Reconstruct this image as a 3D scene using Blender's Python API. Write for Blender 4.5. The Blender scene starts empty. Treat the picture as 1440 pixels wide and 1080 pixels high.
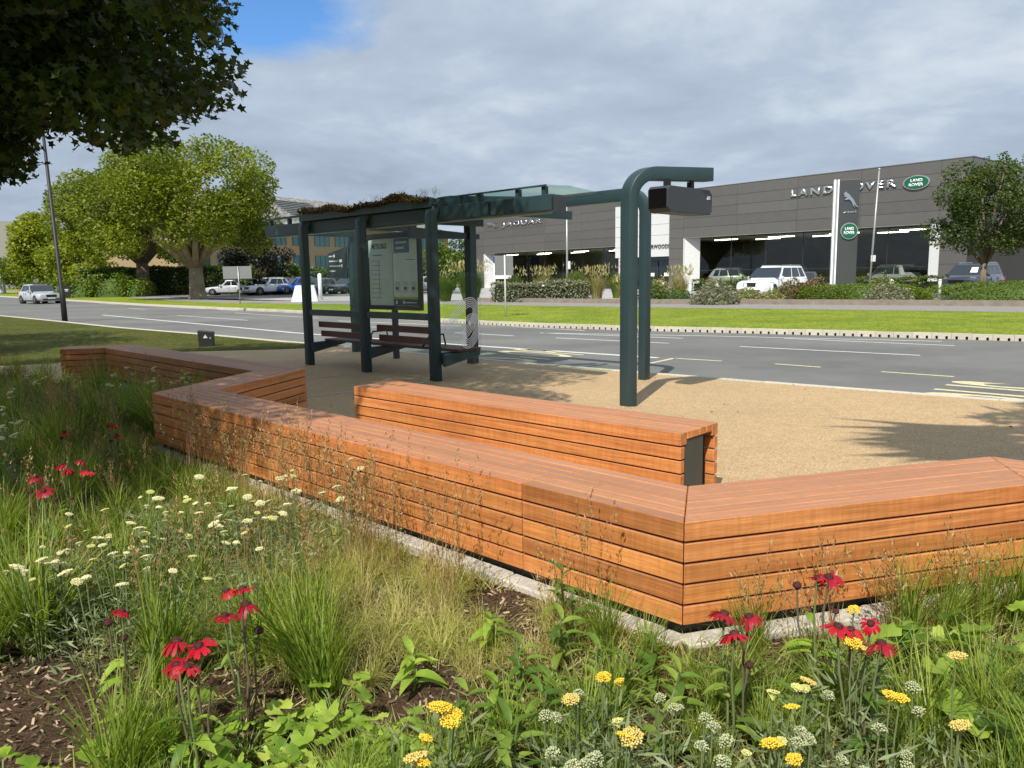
import bpy, bmesh, math, random
import numpy as np
from mathutils import Vector, Matrix
R_ = math.radians
random.seed(7); rng = np.random.default_rng(7)
S = bpy.context.scene
C = S.collection

# ------------------------------------------------------------------ camera
cam_d = bpy.data.cameras.new('camera'); cam = bpy.data.objects.new('camera', cam_d); C.objects.link(cam)
cam_d.sensor_width = 36; cam_d.lens = 27.0; cam_d.clip_end = 3000; cam_d.clip_start = 0.05
PITCH = math.atan(153 / 1080); ROLL = 0.016
fw = Vector((0, math.cos(PITCH), -math.sin(PITCH))); rt = Vector((1, 0, 0)); up = rt.cross(fw)
ax = rt * math.cos(ROLL) - up * math.sin(ROLL); ay = rt * math.sin(ROLL) + up * math.cos(ROLL)
mw = Matrix((ax, ay, -fw)).transposed().to_4x4(); mw.translation = (0, 0, 1.5)
cam.matrix_world = mw
S.camera = cam

# ------------------------------------------------------------------ sun and sky
SUN_EL, SUN_TO = 48.0, 69.0           # elevation; bearing (from +X, ccw) that the light travels towards
sd = Vector((math.cos(R_(SUN_EL)) * math.cos(R_(SUN_TO)), math.cos(R_(SUN_EL)) * math.sin(R_(SUN_TO)), -math.sin(R_(SUN_EL))))
sun_d = bpy.data.lights.new('sun', 'SUN'); sun = bpy.data.objects.new('sun', sun_d); C.objects.link(sun)
sun_d.energy = 5.0; sun_d.angle = R_(0.55); sun_d.color = (1.0, 0.95, 0.87)
sun.rotation_euler = sd.to_track_quat('-Z', 'Y').to_euler(); sun.location = (0, -10, 30)
W = bpy.data.worlds.new('World'); S.world = W; W.use_nodes = True
nt = W.node_tree; nt.nodes.clear()
def wn(t, **k):
    n = nt.nodes.new(t)
    for a, b in k.items(): setattr(n, a, b)
    return n
L_ = nt.links.new
sky = wn('ShaderNodeTexSky', sky_type='NISHITA', sun_disc=False)
sky.sun_elevation = R_(SUN_EL)
frm = -sd                              # towards the sun
sky.sun_rotation = math.atan2(frm.x, frm.y)
sky.air_density = 1.0; sky.dust_density = 0.6; sky.ozone_density = 1.5
tc = wn('ShaderNodeTexCoord'); sep = wn('ShaderNodeSeparateXYZ'); L_(tc.outputs['Generated'], sep.inputs[0])
def M(op, a, b=None, c=None, clamp=False):
    n = wn('ShaderNodeMath', operation=op); n.use_clamp = clamp
    for i, v in enumerate((a, b, c)):
        if v is None: continue
        if isinstance(v, (int, float)): n.inputs[i].default_value = v
        else: L_(v, n.inputs[i])
    return n.outputs[0]
zc = M('ADD', M('MAXIMUM', sep.outputs[2], 0.0), 0.16)
cx = M('DIVIDE', sep.outputs[0], zc); cy = M('DIVIDE', sep.outputs[1], zc)
cmb = wn('ShaderNodeCombineXYZ'); L_(cx, cmb.inputs[0]); L_(cy, cmb.inputs[1])
def noise(scale, det, rough, w=0.0, dist=0.0):
    n = wn('ShaderNodeTexNoise', noise_dimensions='4D'); L_(cmb.outputs[0], n.inputs['Vector'])
    n.inputs['W'].default_value = w; n.inputs['Scale'].default_value = scale; n.inputs['Detail'].default_value = det
    n.inputs['Roughness'].default_value = rough; n.inputs['Distortion'].default_value = dist
    return n.outputs[0]
n1 = noise(1.15, 7, 0.56, 3.1, 0.35); n2 = noise(3.2, 6, 0.6, 8.0, 0.3); n3 = noise(0.45, 3, 0.5, 5.0)
dens = M('ADD', M('MULTIPLY', n1, 0.65), M('MULTIPLY', n2, 0.35))
shade = M('ADD', M('MULTIPLY', M('SUBTRACT', dens, 0.5), 2.2), M('MULTIPLY', M('SUBTRACT', n3, 0.5), 1.0))
ramp = wn('ShaderNodeValToRGB'); L_(M('ADD', shade, 0.5), ramp.inputs[0])
cr = ramp.color_ramp; cr.elements[0].position = 0.1; cr.elements[0].color = (0.38, 0.47, 0.585, 1)
cr.elements[1].position = 0.95; cr.elements[1].color = (0.84, 0.90, 0.97, 1)
e = cr.elements.new(0.5); e.color = (0.51, 0.61, 0.745, 1)
vs = wn('ShaderNodeVectorMath', operation='SCALE'); L_(ramp.outputs[0], vs.inputs[0]); vs.inputs['Scale'].default_value = 12.2
# a gap in the cloud sheet, up to the left
gap = wn('ShaderNodeVectorMath', operation='DISTANCE'); L_(cmb.outputs[0], gap.inputs[0]); gap.inputs[1].default_value = (-0.62, 2.0, 0)
gm = M('ADD', gap.outputs['Value'], M('MULTIPLY', M('SUBTRACT', n2, 0.5), 0.35))
cov = wn('ShaderNodeMapRange'); L_(gm, cov.inputs[0])
cov.inputs[1].default_value = 0.18; cov.inputs[2].default_value = 0.34; cov.inputs[3].default_value = 0.0; cov.inputs[4].default_value = 1.0
mix = wn('ShaderNodeMix', data_type='RGBA'); L_(cov.outputs[0], mix.inputs['Factor'])
skb = wn('ShaderNodeVectorMath', operation='MULTIPLY'); L_(sky.outputs[0], skb.inputs[0]); skb.inputs[1].default_value = (1.1, 1.7, 2.3); L_(skb.outputs[0], mix.inputs['A']); L_(vs.outputs[0], mix.inputs['B'])
bg = wn('ShaderNodeBackground'); L_(mix.outputs['Result'], bg.inputs[0]); bg.inputs[1].default_value = 0.068
out = wn('ShaderNodeOutputWorld'); L_(bg.outputs[0], out.inputs[0])
S.view_settings.view_transform = 'Standard'; S.view_settings.look = 'None'; S.view_settings.gamma = 1.0
S.view_settings.exposure = 0.18; S.view_settings.use_curve_mapping = False
S.render.engine = 'CYCLES'
S.cycles.max_bounces = 8; S.cycles.transparent_max_bounces = 12; S.cycles.caustics_reflective = False; S.cycles.caustics_refractive = False
S.cycles.use_denoising = True

# ------------------------------------------------------------------ helpers
def link(o, parent=None):
    C.objects.link(o)
    if parent is not None: o.parent = parent
    return o
def tag(o, label=None, cat=None, group=None, kind=None):
    if label: o['label'] = label
    if cat: o['category'] = cat
    if group: o['group'] = group
    if kind: o['kind'] = kind
    return o
def thing(name, label, cat, loc=(0, 0, 0), rz=0.0, group=None):
    o = bpy.data.objects.new(name, None); link(o); o.location = loc; o.rotation_euler = (0, 0, rz)
    o.empty_display_size = 0.1
    return tag(o, label, cat, group)
class MB:
    """collects simple solids into one mesh"""
    def __init__(s): s.v = []; s.f = []; s.sm = []
    def add(s, vs, fs, smooth=False):
        b = len(s.v); s.v += [tuple(x) for x in vs]; s.f += [tuple(i + b for i in f) for f in fs]; s.sm += [smooth] * len(fs)
        return s
    def box(s, x0, x1, y0, y1, z0, z1):
        v = [(x, y, z) for z in (z0, z1) for y in (y0, y1) for x in (x0, x1)]
        return s.add(v, [(0, 2, 3, 1), (4, 5, 7, 6), (0, 1, 5, 4), (2, 6, 7, 3), (0, 4, 6, 2), (1, 3, 7, 5)])
    def prism(s, poly, z0, z1):
        n = len(poly)
        v = [(p[0], p[1], z0) for p in poly] + [(p[0], p[1], z1) for p in poly]
        f = [tuple(range(n - 1, -1, -1)), tuple(range(n, 2 * n))] + [(i, (i + 1) % n, n + (i + 1) % n, n + i) for i in range(n)]
        return s.add(v, f)
    def prism_xz(s, poly, y0, y1):      # poly in x,z extruded in y
        n = len(poly)
        v = [(p[0], y0, p[1]) for p in poly] + [(p[0], y1, p[1]) for p in poly]
        f = [tuple(range(n)), tuple(range(2 * n - 1, n - 1, -1))] + [(i, n + i, n + (i + 1) % n, (i + 1) % n) for i in range(n)]
        return s.add(v, f)
    def tube(s, pts, rad, n=8, cap=True, smooth=True):
        pts = [Vector(p) for p in pts]
        if not hasattr(rad, '__len__'): rad = [rad] * len(pts)
        vs = []; fs = []
        for i, p in enumerate(pts):
            d = (pts[min(i + 1, len(pts) - 1)] - pts[max(i - 1, 0)])
            if d.length < 1e-9: d = Vector((0, 0, 1))
            d.normalize(); u = d.orthogonal() if i == 0 else (pu - d * pu.dot(d))
            if u.length < 1e-6: u = d.orthogonal()
            u.normalize(); pu = u; w = d.cross(u)
            for k in range(n):
                a = 2 * math.pi * k / n; vs.append(p + (u * math.cos(a) + w * math.sin(a)) * rad[i])
        for i in range(len(pts) - 1):
            for k in range(n):
                fs.append((i * n + k, i * n + (k + 1) % n, (i + 1) * n + (k + 1) % n, (i + 1) * n + k))
        if cap:
            fs.append(tuple(range(n - 1, -1, -1))); fs.append(tuple((len(pts) - 1) * n + k for k in range(n)))
        return s.add(vs, fs, smooth)
    def sphere(s, c, r, sx=1, sy=1, sz=1, nu=10, nv=7):
        vs = [(c[0], c[1], c[2] - r * sz)]; fs = []
        for j in range(1, nv):
            t = math.pi * j / nv - math.pi / 2
            for i in range(nu):
                a = 2 * math.pi * i / nu
                vs.append((c[0] + r * sx * math.cos(t) * math.cos(a), c[1] + r * sy * math.cos(t) * math.sin(a), c[2] + r * sz * math.sin(t)))
        vs.append((c[0], c[1], c[2] + r * sz))
        for i in range(nu): fs.append((0, 1 + (i + 1) % nu, 1 + i))
        for j in range(nv - 2):
            for i in range(nu):
                a = 1 + j * nu + i; b = 1 + j * nu + (i + 1) % nu; fs.append((a, b, b + nu, a + nu))
        t = len(vs) - 1; o = 1 + (nv - 2) * nu
        for i in range(nu): fs.append((t, o + i, o + (i + 1) % nu))
        return s.add(vs, fs, True)
    def mesh(s, name, mat):
        me = bpy.data.meshes.new(name); me.from_pydata(s.v, [], s.f)
        me.polygons.foreach_set('use_smooth', s.sm)
        if mat: me.materials.append(mat)
        me.update(); return me
    def build(s, name, mat, parent=None, loc=None, rz=None, bevel=0.0, seg=2):
        me = s.mesh(name, mat)
        if bevel:
            bm = bmesh.new(); bm.from_mesh(me)
            bmesh.ops.remove_doubles(bm, verts=bm.verts, dist=1e-6)
            ed = [e for e in bm.edges if len(e.link_faces) == 2 and e.calc_face_angle(0) > 0.5]
            bmesh.ops.bevel(bm, geom=ed, offset=bevel, segments=seg, profile=0.5, affect='EDGES', clamp_overlap=True)
            bm.to_mesh(me); bm.free()
        o = bpy.data.objects.new(name, me); link(o, parent)
        if loc is not None: o.location = loc
        if rz is not None: o.rotation_euler = (0, 0, rz)
        return o
def inst(name, me, parent=None, loc=(0, 0, 0), rot=(0, 0, 0), sc=1.0):
    o = bpy.data.objects.new(name, me); link(o, parent); o.location = loc; o.rotation_euler = rot
    o.scale = (sc, sc, sc) if isinstance(sc, (int, float)) else sc
    return o
def np_mesh(name, V, mats, tint=None, matidx=None, smooth=False):
    """V: (N,k,3) array of N separate k-gons"""
    N, k, _ = V.shape
    me = bpy.data.meshes.new(name)
    me.vertices.add(N * k); me.vertices.foreach_set('co', V.reshape(-1).astype(np.float32))
    me.loops.add(N * k); me.loops.foreach_set('vertex_index', np.arange(N * k, dtype=np.int32))
    me.polygons.add(N); me.polygons.foreach_set('loop_start', np.arange(0, N * k, k, dtype=np.int32))
    me.polygons.foreach_set('loop_total', np.full(N, k, dtype=np.int32))
    for m in (mats if isinstance(mats, (list, tuple)) else [mats]): me.materials.append(m)
    if matidx is not None: me.polygons.foreach_set('material_index', matidx.astype(np.int32))
    if tint is not None:
        a = me.attributes.new('tint', 'FLOAT', 'FACE'); a.data.foreach_set('value', tint.astype(np.float32))
    if smooth: me.polygons.foreach_set('use_smooth', np.ones(N, dtype=bool))
    me.update(calc_edges=True); return me

# ------------------------------------------------------------------ materials
MATS = {}
def nodes_of(name):
    m = bpy.data.materials.new(name); m.use_nodes = True
    t = m.node_tree; b = t.nodes['Principled BSDF']; MATS[name] = m
    return m, t, b
def setp(b, **k):
    for a, v in k.items():
        if a in b.inputs: b.inputs[a].default_value = v
def rgb(c): return (c[0], c[1], c[2], 1)
def mat(name, col, rough=0.6, metal=0.0, var=0.0, scale=8.0, bump=0.0, bscale=60.0, col2=None, spec=0.5, coat=0.0, obj_var=0.0, emit=None, estr=1.0, stretch=None):
    m, t, b = nodes_of(name)
    setp(b, Roughness=rough, Metallic=metal); b.inputs['Base Color'].default_value = rgb(col)
    setp(b, **{'Specular IOR Level': spec, 'Coat Weight': coat})
    if emit: b.inputs['Emission Color'].default_value = rgb(emit); b.inputs['Emission Strength'].default_value = estr
    tcn = t.nodes.new('ShaderNodeTexCoord'); src = tcn.outputs['Object']
    if stretch:
        mp = t.nodes.new('ShaderNodeMapping'); mp.inputs['Scale'].default_value = stretch; t.links.new(src, mp.inputs[0]); src = mp.outputs[0]
    last = None
    if var or col2:
        nz = t.nodes.new('ShaderNodeTexNoise'); nz.inputs['Scale'].default_value = scale; nz.inputs['Detail'].default_value = 6; nz.inputs['Roughness'].default_value = 0.65
        t.links.new(src, nz.inputs['Vector'])
        r = t.nodes.new('ShaderNodeValToRGB'); t.links.new(nz.outputs[0], r.inputs[0])
        c2 = col2 if col2 else tuple(min(1, x * (1 + var)) for x in col)
        c1 = col if col2 else tuple(x * (1 - var) for x in col)
        r.color_ramp.elements[0].position = 0.32; r.color_ramp.elements[0].color = rgb(c1)
        r.color_ramp.elements[1].position = 0.68; r.color_ramp.elements[1].color = rgb(c2)
        last = r.outputs[0]
    if obj_var:
        oi = t.nodes.new('ShaderNodeObjectInfo'); hs = t.nodes.new('ShaderNodeHueSaturation')
        mr = t.nodes.new('ShaderNodeMapRange'); t.links.new(oi.outputs['Random'], mr.inputs[0])
        mr.inputs[3].default_value = 1 - obj_var; mr.inputs[4].default_value = 1 + obj_var
        t.links.new(mr.outputs[0], hs.inputs['Value'])
        if last: t.links.new(last, hs.inputs['Color'])
        else: hs.inputs['Color'].default_value = rgb(col)
        last = hs.outputs[0]
    if last: t.links.new(last, b.inputs['Base Color'])
    if bump:
        n2 = t.nodes.new('ShaderNodeTexNoise'); n2.inputs['Scale'].default_value = bscale; n2.inputs['Detail'].default_value = 4
        t.links.new(src, n2.inputs['Vector'])
        bp = t.nodes.new('ShaderNodeBump'); bp.inputs['Strength'].default_value = bump; bp.inputs['Distance'].default_value = 0.01
        t.links.new(n2.outputs[0], bp.inputs['Height']); t.links.new(bp.outputs[0], b.inputs['Normal'])
    return m
def leaf_mat(name, c_dark, c_light, trans=0.35, rough=0.5, tcol=None, spec=0.35):
    """two-sided leaf: per-leaf tint, part of the light passes through"""
    m, t, b = nodes_of(name)
    at = t.nodes.new('ShaderNodeAttribute'); at.attribute_name = 'tint'
    r = t.nodes.new('ShaderNodeValToRGB'); t.links.new(at.outputs['Fac'], r.inputs[0])
    r.color_ramp.elements[0].color = rgb(c_dark); r.color_ramp.elements[1].color = rgb(c_light)
    t.links.new(r.outputs[0], b.inputs['Base Color']); setp(b, Roughness=rough, **{'Specular IOR Level': spec})
    tr = t.nodes.new('ShaderNodeBsdfTranslucent')
    mx = t.nodes.new('ShaderNodeMix'); mx.data_type = 'RGBA'; mx.blend_type = 'MULTIPLY'; mx.inputs['Factor'].default_value = 1
    t.links.new(r.outputs[0], mx.inputs['A']); mx.inputs['B'].default_value = rgb(tcol or (1.5, 1.6, 0.7)); t.links.new(mx.outputs['Result'], tr.inputs[0])
    ms = t.nodes.new('ShaderNodeMixShader'); ms.inputs[0].default_value = trans
    t.links.new(b.outputs[0], ms.inputs[1]); t.links.new(tr.outputs[0], ms.inputs[2])
    t.links.new(ms.outputs[0], t.nodes['Material Output'].inputs[0])
    return m
def glass_mat(name, tint=(0.9, 0.95, 0.93), refl=0.06, rough=0.0, gain=0.35):
    """thin pane: clear pass-through plus a mirror reflection by angle"""
    m, t, b = nodes_of(name); t.nodes.remove(b)
    tr = t.nodes.new('ShaderNodeBsdfTransparent'); tr.inputs[0].default_value = rgb(tint)
    gl = t.nodes.new('ShaderNodeBsdfGlossy'); gl.inputs['Roughness'].default_value = rough
    lw = t.nodes.new('ShaderNodeLayerWeight'); lw.inputs[0].default_value = 0.5
    pw = t.nodes.new('ShaderNodeMath'); pw.operation = 'POWER'; t.links.new(lw.outputs['Facing'], pw.inputs[0]); pw.inputs[1].default_value = 4.0
    ad = t.nodes.new('ShaderNodeMath'); ad.operation = 'MULTIPLY_ADD'; ad.use_clamp = True; t.links.new(pw.outputs[0], ad.inputs[0]); ad.inputs[1].default_value = gain; ad.inputs[2].default_value = refl
    ms = t.nodes.new('ShaderNodeMixShader'); t.links.new(ad.outputs[0], ms.inputs[0]); t.links.new(tr.outputs[0], ms.inputs[1]); t.links.new(gl.outputs[0], ms.inputs[2])
    t.links.new(ms.outputs[0], t.nodes['Material Output'].inputs[0])
    return m
def ramp_node(t, fac, stops):
    r = t.nodes.new('ShaderNodeValToRGB'); t.links.new(fac, r.inputs[0]); els = r.color_ramp.elements
    els[0].position, els[0].color = stops[0][0], rgb(stops[0][1]); els[1].position, els[1].color = stops[-1][0], rgb(stops[-1][1])
    for p, c in stops[1:-1]:
        q = els.new(p); q.color = rgb(c)
    return r.outputs[0]
def tex_noise(t, src, scale, det=5, rough=0.6, stretch=None, dist=0.0):
    if stretch:
        mp = t.nodes.new('ShaderNodeMapping'); mp.inputs['Scale'].default_value = stretch; t.links.new(src, mp.inputs[0]); src = mp.outputs[0]
    n = t.nodes.new('ShaderNodeTexNoise'); n.inputs['Scale'].default_value = scale; n.inputs['Detail'].default_value = det
    n.inputs['Roughness'].default_value = rough; n.inputs['Distortion'].default_value = dist; t.links.new(src, n.inputs['Vector']); return n.outputs[0]
def mixc(t, fac, a, b, blend='MIX'):
    m = t.nodes.new('ShaderNodeMix'); m.data_type = 'RGBA'; m.blend_type = blend
    for k, v in (('Factor', fac), ('A', a), ('B', b)):
        if isinstance(v, (int, float)): m.inputs[k].default_value = v
        elif isinstance(v, tuple): m.inputs[k].default_value = rgb(v)
        else: t.links.new(v, m.inputs[k])
    return m.outputs['Result']
def bumpn(t, b, h, strength, dist=0.01):
    bp = t.nodes.new('ShaderNodeBump'); bp.inputs['Strength'].default_value = strength; bp.inputs['Distance'].default_value = dist
    t.links.new(h, bp.inputs['Height']); t.links.new(bp.outputs[0], b.inputs['Normal'])

# timber: reddish hardwood, grain along local X, every board its own tone
m, t, b = nodes_of('timber'); tcn = t.nodes.new('ShaderNodeTexCoord'); oi = t.nodes.new('ShaderNodeObjectInfo')
ofs = t.nodes.new('ShaderNodeVectorMath'); ofs.operation = 'ADD'; cmbn = t.nodes.new('ShaderNodeCombineXYZ')
mulr = t.nodes.new('ShaderNodeMath'); mulr.operation = 'MULTIPLY'; mulr.inputs[1].default_value = 57.0; t.links.new(oi.outputs['Random'], mulr.inputs[0])
for i in range(3): t.links.new(mulr.outputs[0], cmbn.inputs[i])
t.links.new(tcn.outputs['Object'], ofs.inputs[0]); t.links.new(cmbn.outputs[0], ofs.inputs[1]); src = ofs.outputs[0]
g1 = tex_noise(t, src, 1.0, 6, 0.62, (1.1, 34, 34), 0.6); g2 = tex_noise(t, src, 1.0, 4, 0.7, (6, 190, 190)); g3 = tex_noise(t, src, 1.0, 3, 0.5, (1.6, 5, 5)); g4 = tex_noise(t, src, 1.0, 3, 0.5, (42, 3, 3))
base = ramp_node(t, g1, [(0.25, (0.40, 0.155, 0.048)), (0.5, (0.63, 0.262, 0.086)), (0.75, (0.78, 0.372, 0.140))])
tone = ramp_node(t, oi.outputs['Random'], [(0.0, (0.68, 0.62, 0.60)), (0.2, (1.02, 0.98, 0.84)), (0.4, (0.84, 0.80, 0.82)), (0.6, (1.06, 1.0, 0.95)), (0.8, (0.90, 0.86, 0.80)), (1.0, (0.98, 0.84, 0.80))])
c = mixc(t, 1.0, base, tone, 'MULTIPLY')
c = mixc(t, 0.55, c, ramp_node(t, g2, [(0.35, (0.62, 0.58, 0.55)), (0.62, (1.12, 1.1, 1.08))]), 'MULTIPLY')
c = mixc(t, 0.6, c, ramp_node(t, g3, [(0.35, (0.80, 0.76, 0.72)), (0.65, (1.12, 1.12, 1.12))]), 'MULTIPLY')
c = mixc(t, 0.45, c, ramp_node(t, g4, [(0.4, (0.8, 0.78, 0.76)), (0.6, (1.08, 1.08, 1.08))]), 'MULTIPLY')
# upward faces: weathered grey, plus darkening that stands in for weaker light on top
geo = t.nodes.new('ShaderNodeNewGeometry'); sx = t.nodes.new('ShaderNodeSeparateXYZ'); t.links.new(geo.outputs['Normal'], sx.inputs[0])
mr = t.nodes.new('ShaderNodeMapRange'); t.links.new(sx.outputs[2], mr.inputs[0]); mr.inputs[1].default_value = 0.6; mr.inputs[2].default_value = 0.95; mr.inputs[3].default_value = 0; mr.inputs[4].default_value = 0.85
c = mixc(t, mr.outputs[0], c, mixc(t, 0.55, mixc(t, 1.0, c, (.72, .72, .8), 'MULTIPLY'), (0.43, 0.235, 0.145)))
t.links.new(c, b.inputs['Base Color']); setp(b, Roughness=0.5, **{'Specular IOR Level': 0.4}); bumpn(t, b, g2, 0.25, 0.003)

# bonded gravel
m, t, b = nodes_of('bonded_gravel'); tcn = t.nodes.new('ShaderNodeTexCoord'); src = tcn.outputs['Object']
vo = t.nodes.new('ShaderNodeTexVoronoi'); vo.inputs['Scale'].default_value = 130; t.links.new(src, vo.inputs['Vector'])
sp = t.nodes.new('ShaderNodeSeparateColor'); t.links.new(vo.outputs['Color'], sp.inputs[0])
c = ramp_node(t, sp.outputs[0], [(0.0, (0.27, 0.175, 0.085)), (0.3, (0.42, 0.285, 0.142)), (0.7, (0.51, 0.355, 0.185)), (1.0, (0.64, 0.49, 0.30))])
c = mixc(t, 0.6, c, ramp_node(t, tex_noise(t, src, 0.6, 5, 0.6), [(0.3, (0.80, 0.79, 0.77)), (0.7, (1.06, 1.05, 1.03))]), 'MULTIPLY')
c = mixc(t, 0.5, c, ramp_node(t, tex_noise(t, src, 6, 5, 0.7), [(0.3, (0.82, 0.8, 0.78)), (0.6, (1.06, 1.05, 1.04))]), 'MULTIPLY')
t.links.new(c, b.inputs['Base Color']); setp(b, Roughness=0.75); bumpn(t, b, vo.outputs['Distance'], 0.5, 0.004)
# asphalt
m, t, b = nodes_of('asphalt'); tcn = t.nodes.new('ShaderNodeTexCoord'); src = tcn.outputs['Object']
a1 = tex_noise(t, src, 160, 3, 0.7); a2 = tex_noise(t, src, 0.25, 5, 0.6, (0.5, 1, 1)); a3 = tex_noise(t, src, 1.2, 6, 0.7)
c = ramp_node(t, a1, [(0.3, (0.10, 0.097, 0.091)), (0.6, (0.185, 0.18, 0.168)), (0.8, (0.25, 0.245, 0.235))])
c = mixc(t, 0.9, c, ramp_node(t, a2, [(0.35, (0.72, 0.72, 0.73)), (0.65, (1.18, 1.18, 1.16))]), 'MULTIPLY')
c = mixc(t, 0.7, c, ramp_node(t, a3, [(0.3, (0.8, 0.8, 0.8)), (0.6, (1.05, 1.05, 1.05))]), 'MULTIPLY')
t.links.new(c, b.inputs['Base Color']); setp(b, Roughness=0.8); bumpn(t, b, a1, 0.4, 0.004)
# turf
def turf(name, cols, sc=1.0):
    m, t, b = nodes_of(name); tcn = t.nodes.new('ShaderNodeTexCoord'); src = tcn.outputs['Object']
    f1 = tex_noise(t, src, 9 * sc, 6, 0.75); f2 = tex_noise(t, src, 0.5 * sc, 4, 0.6); f3 = tex_noise(t, src, 1.7 * sc, 5, 0.7, (1, 1, 1), .8)
    c = ramp_node(t, f1, [(0.3, cols[0]), (0.5, cols[1]), (0.7, cols[2])])
    c = mixc(t, 0.7, c, ramp_node(t, f2, [(0.35, cols[3]), (0.65, (1.15, 1.12, 1.0))]), 'MULTIPLY')
    c = mixc(t, 0.75, c, ramp_node(t, f3, [(0.32, (.58, .72, .55)), (0.5, (1, 1, 1)), (0.68, (1.45, 1.22, 1.15))]), 'MULTIPLY')
    t.links.new(c, b.inputs['Base Color']); setp(b, Roughness=0.9, **{'Specular IOR Level': 0.1}); bumpn(t, b, f1, 0.9, 0.05); return m
turf('turf_far', [(0.08, 0.13, 0.012), (0.20, 0.26, 0.028), (0.36, 0.38, 0.075), (0.66, 0.72, 0.6)])
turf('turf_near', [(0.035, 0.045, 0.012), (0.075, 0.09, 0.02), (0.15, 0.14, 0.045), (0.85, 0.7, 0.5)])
# planting soil
m, t, b = nodes_of('bark_soil'); tcn = t.nodes.new('ShaderNodeTexCoord'); src = tcn.outputs['Object']
f1 = tex_noise(t, src, 55, 6, 0.75, (1, 1, 1), 1.5); f2 = tex_noise(t, src, 6, 4, 0.6)
c = ramp_node(t, f1, [(0.3, (0.04, 0.025, 0.015)), (0.5, (0.13, 0.082, 0.052)), (0.72, (0.30, 0.21, 0.14))])
c = mixc(t, 0.6, c, ramp_node(t, f2, [(0.35, (0.7, 0.68, 0.65)), (0.65, (1.2, 1.15, 1.1))]), 'MULTIPLY')
t.links.new(c, b.inputs['Base Color']); setp(b, Roughness=0.95, **{'Specular IOR Level': 0.1}); bumpn(t, b, f1, 1.0, 0.03)

mat('kerb_concrete', (0.52, 0.48, 0.39), 0.85, var=0.15, scale=20, bump=0.2, obj_var=0.08)
mat('edging_concrete', (0.50, 0.46, 0.40), 0.9, var=0.2, scale=14, bump=0.35, bscale=80)
mat('paving_grey', (0.24, 0.22, 0.20), 0.9, var=0.12, scale=3, bump=0.15)
mat('forecourt_paving', (0.36, 0.35, 0.33), 0.9, var=0.1, scale=2)
mat('white_paint', (0.62, 0.61, 0.57), 0.7, var=0.14, scale=12)
mat('yellow_paint', (0.58, 0.53, 0.32), 0.7, var=0.2, scale=12)
mat('shelter_paint', (0.026, 0.052, 0.060), 0.42, var=0.08, scale=3, coat=0.06, spec=0.4, bump=.03, bscale=6)
mat('black_steel', (0.012, 0.012, 0.013), 0.55, var=0.2)
mat('bench_steel', (0.055, 0.058, 0.050), 0.55, var=0.12, scale=5)
mat('dark_void', (0.004, 0.004, 0.004), 0.9)  # flat black that paints the shade inside hollows
mat('seat_timber', (0.10, 0.035, 0.020), 0.5, var=0.3, scale=6, stretch=(1, 20, 20))
mat('case_grey', (0.035, 0.040, 0.047), 0.45, var=0.06)
mat('screen_black', (0.006, 0.006, 0.007), 0.15)
mat('white_panel', (0.60, 0.61, 0.61), 0.45, var=0.04)
mat('bright_white', (0.85, 0.86, 0.86), 0.4)
mat('cladding', (0.135, 0.128, 0.122), 0.42, metal=0.25, var=0.05, scale=1.5, obj_var=0.07)
mat('cladding_light', (0.27, 0.255, 0.235), 0.5, metal=0.1, var=0.04)
mat('joint_dark', (0.03, 0.028, 0.026), 0.8)
mat('chrome', (0.72, 0.73, 0.75), 0.2, metal=1.0)
mat('letter_black', (0.02, 0.02, 0.022), 0.5)
mat('badge_green', (0.006, 0.11, 0.06), 0.35)
mat('poster_pale', (0.66, 0.72, 0.72), 0.25, var=0.08, scale=3)
mat('poster_white', (0.86, 0.90, 0.90), 0.2, var=0.08, scale=3)
mat('poster_blue', (0.01, 0.10, 0.30), 0.25)
mat('poster_navy', (0.01, 0.03, 0.13), 0.25)
mat('poster_yellow', (0.5, 0.45, 0.06), 0.3)
mat('poster_ink', (0.03, 0.035, 0.04), 0.4)
mat('galvanised', (0.40, 0.41, 0.41), 0.45, metal=0.5, var=0.1)
mat('sign_back', (0.22, 0.23, 0.23), 0.5, metal=0.3, var=0.06)
glass_mat('clear_glass', (0.93, 0.965, 0.955), 0.008, gain=.25)
glass_mat('roof_glass', (0.78, 0.87, 0.83), 0.02, gain=.15)
glass_mat('show_glass', (0.86, 0.88, 0.84), 0.035, gain=.35)
mat('dark_glass', (0.012, 0.017, 0.02), 0.05, spec=0.9)
mat('teal_glass', (0.03, 0.12, 0.12), 0.12, spec=0.9)
mat('blue_glass', (0.03, 0.11, 0.17), 0.08, spec=0.9)
mat('wall_stone', (0.22, 0.185, 0.15), .9, var=.2, scale=3)
# ================================================================== GROUND
T = Vector((0.7145, -0.6997)); N = Vector((0.6997, 0.7145)); RZ = math.atan2(T.y, T.x)
def sheet(name, poly, z, m, parent=None, kind=None):
    me = bpy.data.meshes.new(name); me.from_pydata([(p[0], p[1], z) for p in poly], [], [tuple(range(len(poly)))]); me.materials.append(MATS[m]); me.update()
    if me.polygons[0].normal.z < 0: me.flip_normals()
    o = bpy.data.objects.new(name, me); link(o, parent)
    if kind: o['kind'] = kind
    return o
sheet('ground', [(-900, -300), (900, -300), (900, 1500), (-900, 1500)], -0.16, 'turf_far', kind='structure')
near_edge = [(-150, 178), (-60, 77), (-40, 54), (-24.5, 36.9), (-18, 30.6), (-12.9, 25.5), (-8.4, 21.5), (-5.25, 18.5), (-1.5, 14.85), (0.37, 13.1), (2.8, 11.0), (5.25, 9.0), (9, 6.1), (14, 2.5), (40, -16)]
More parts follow.
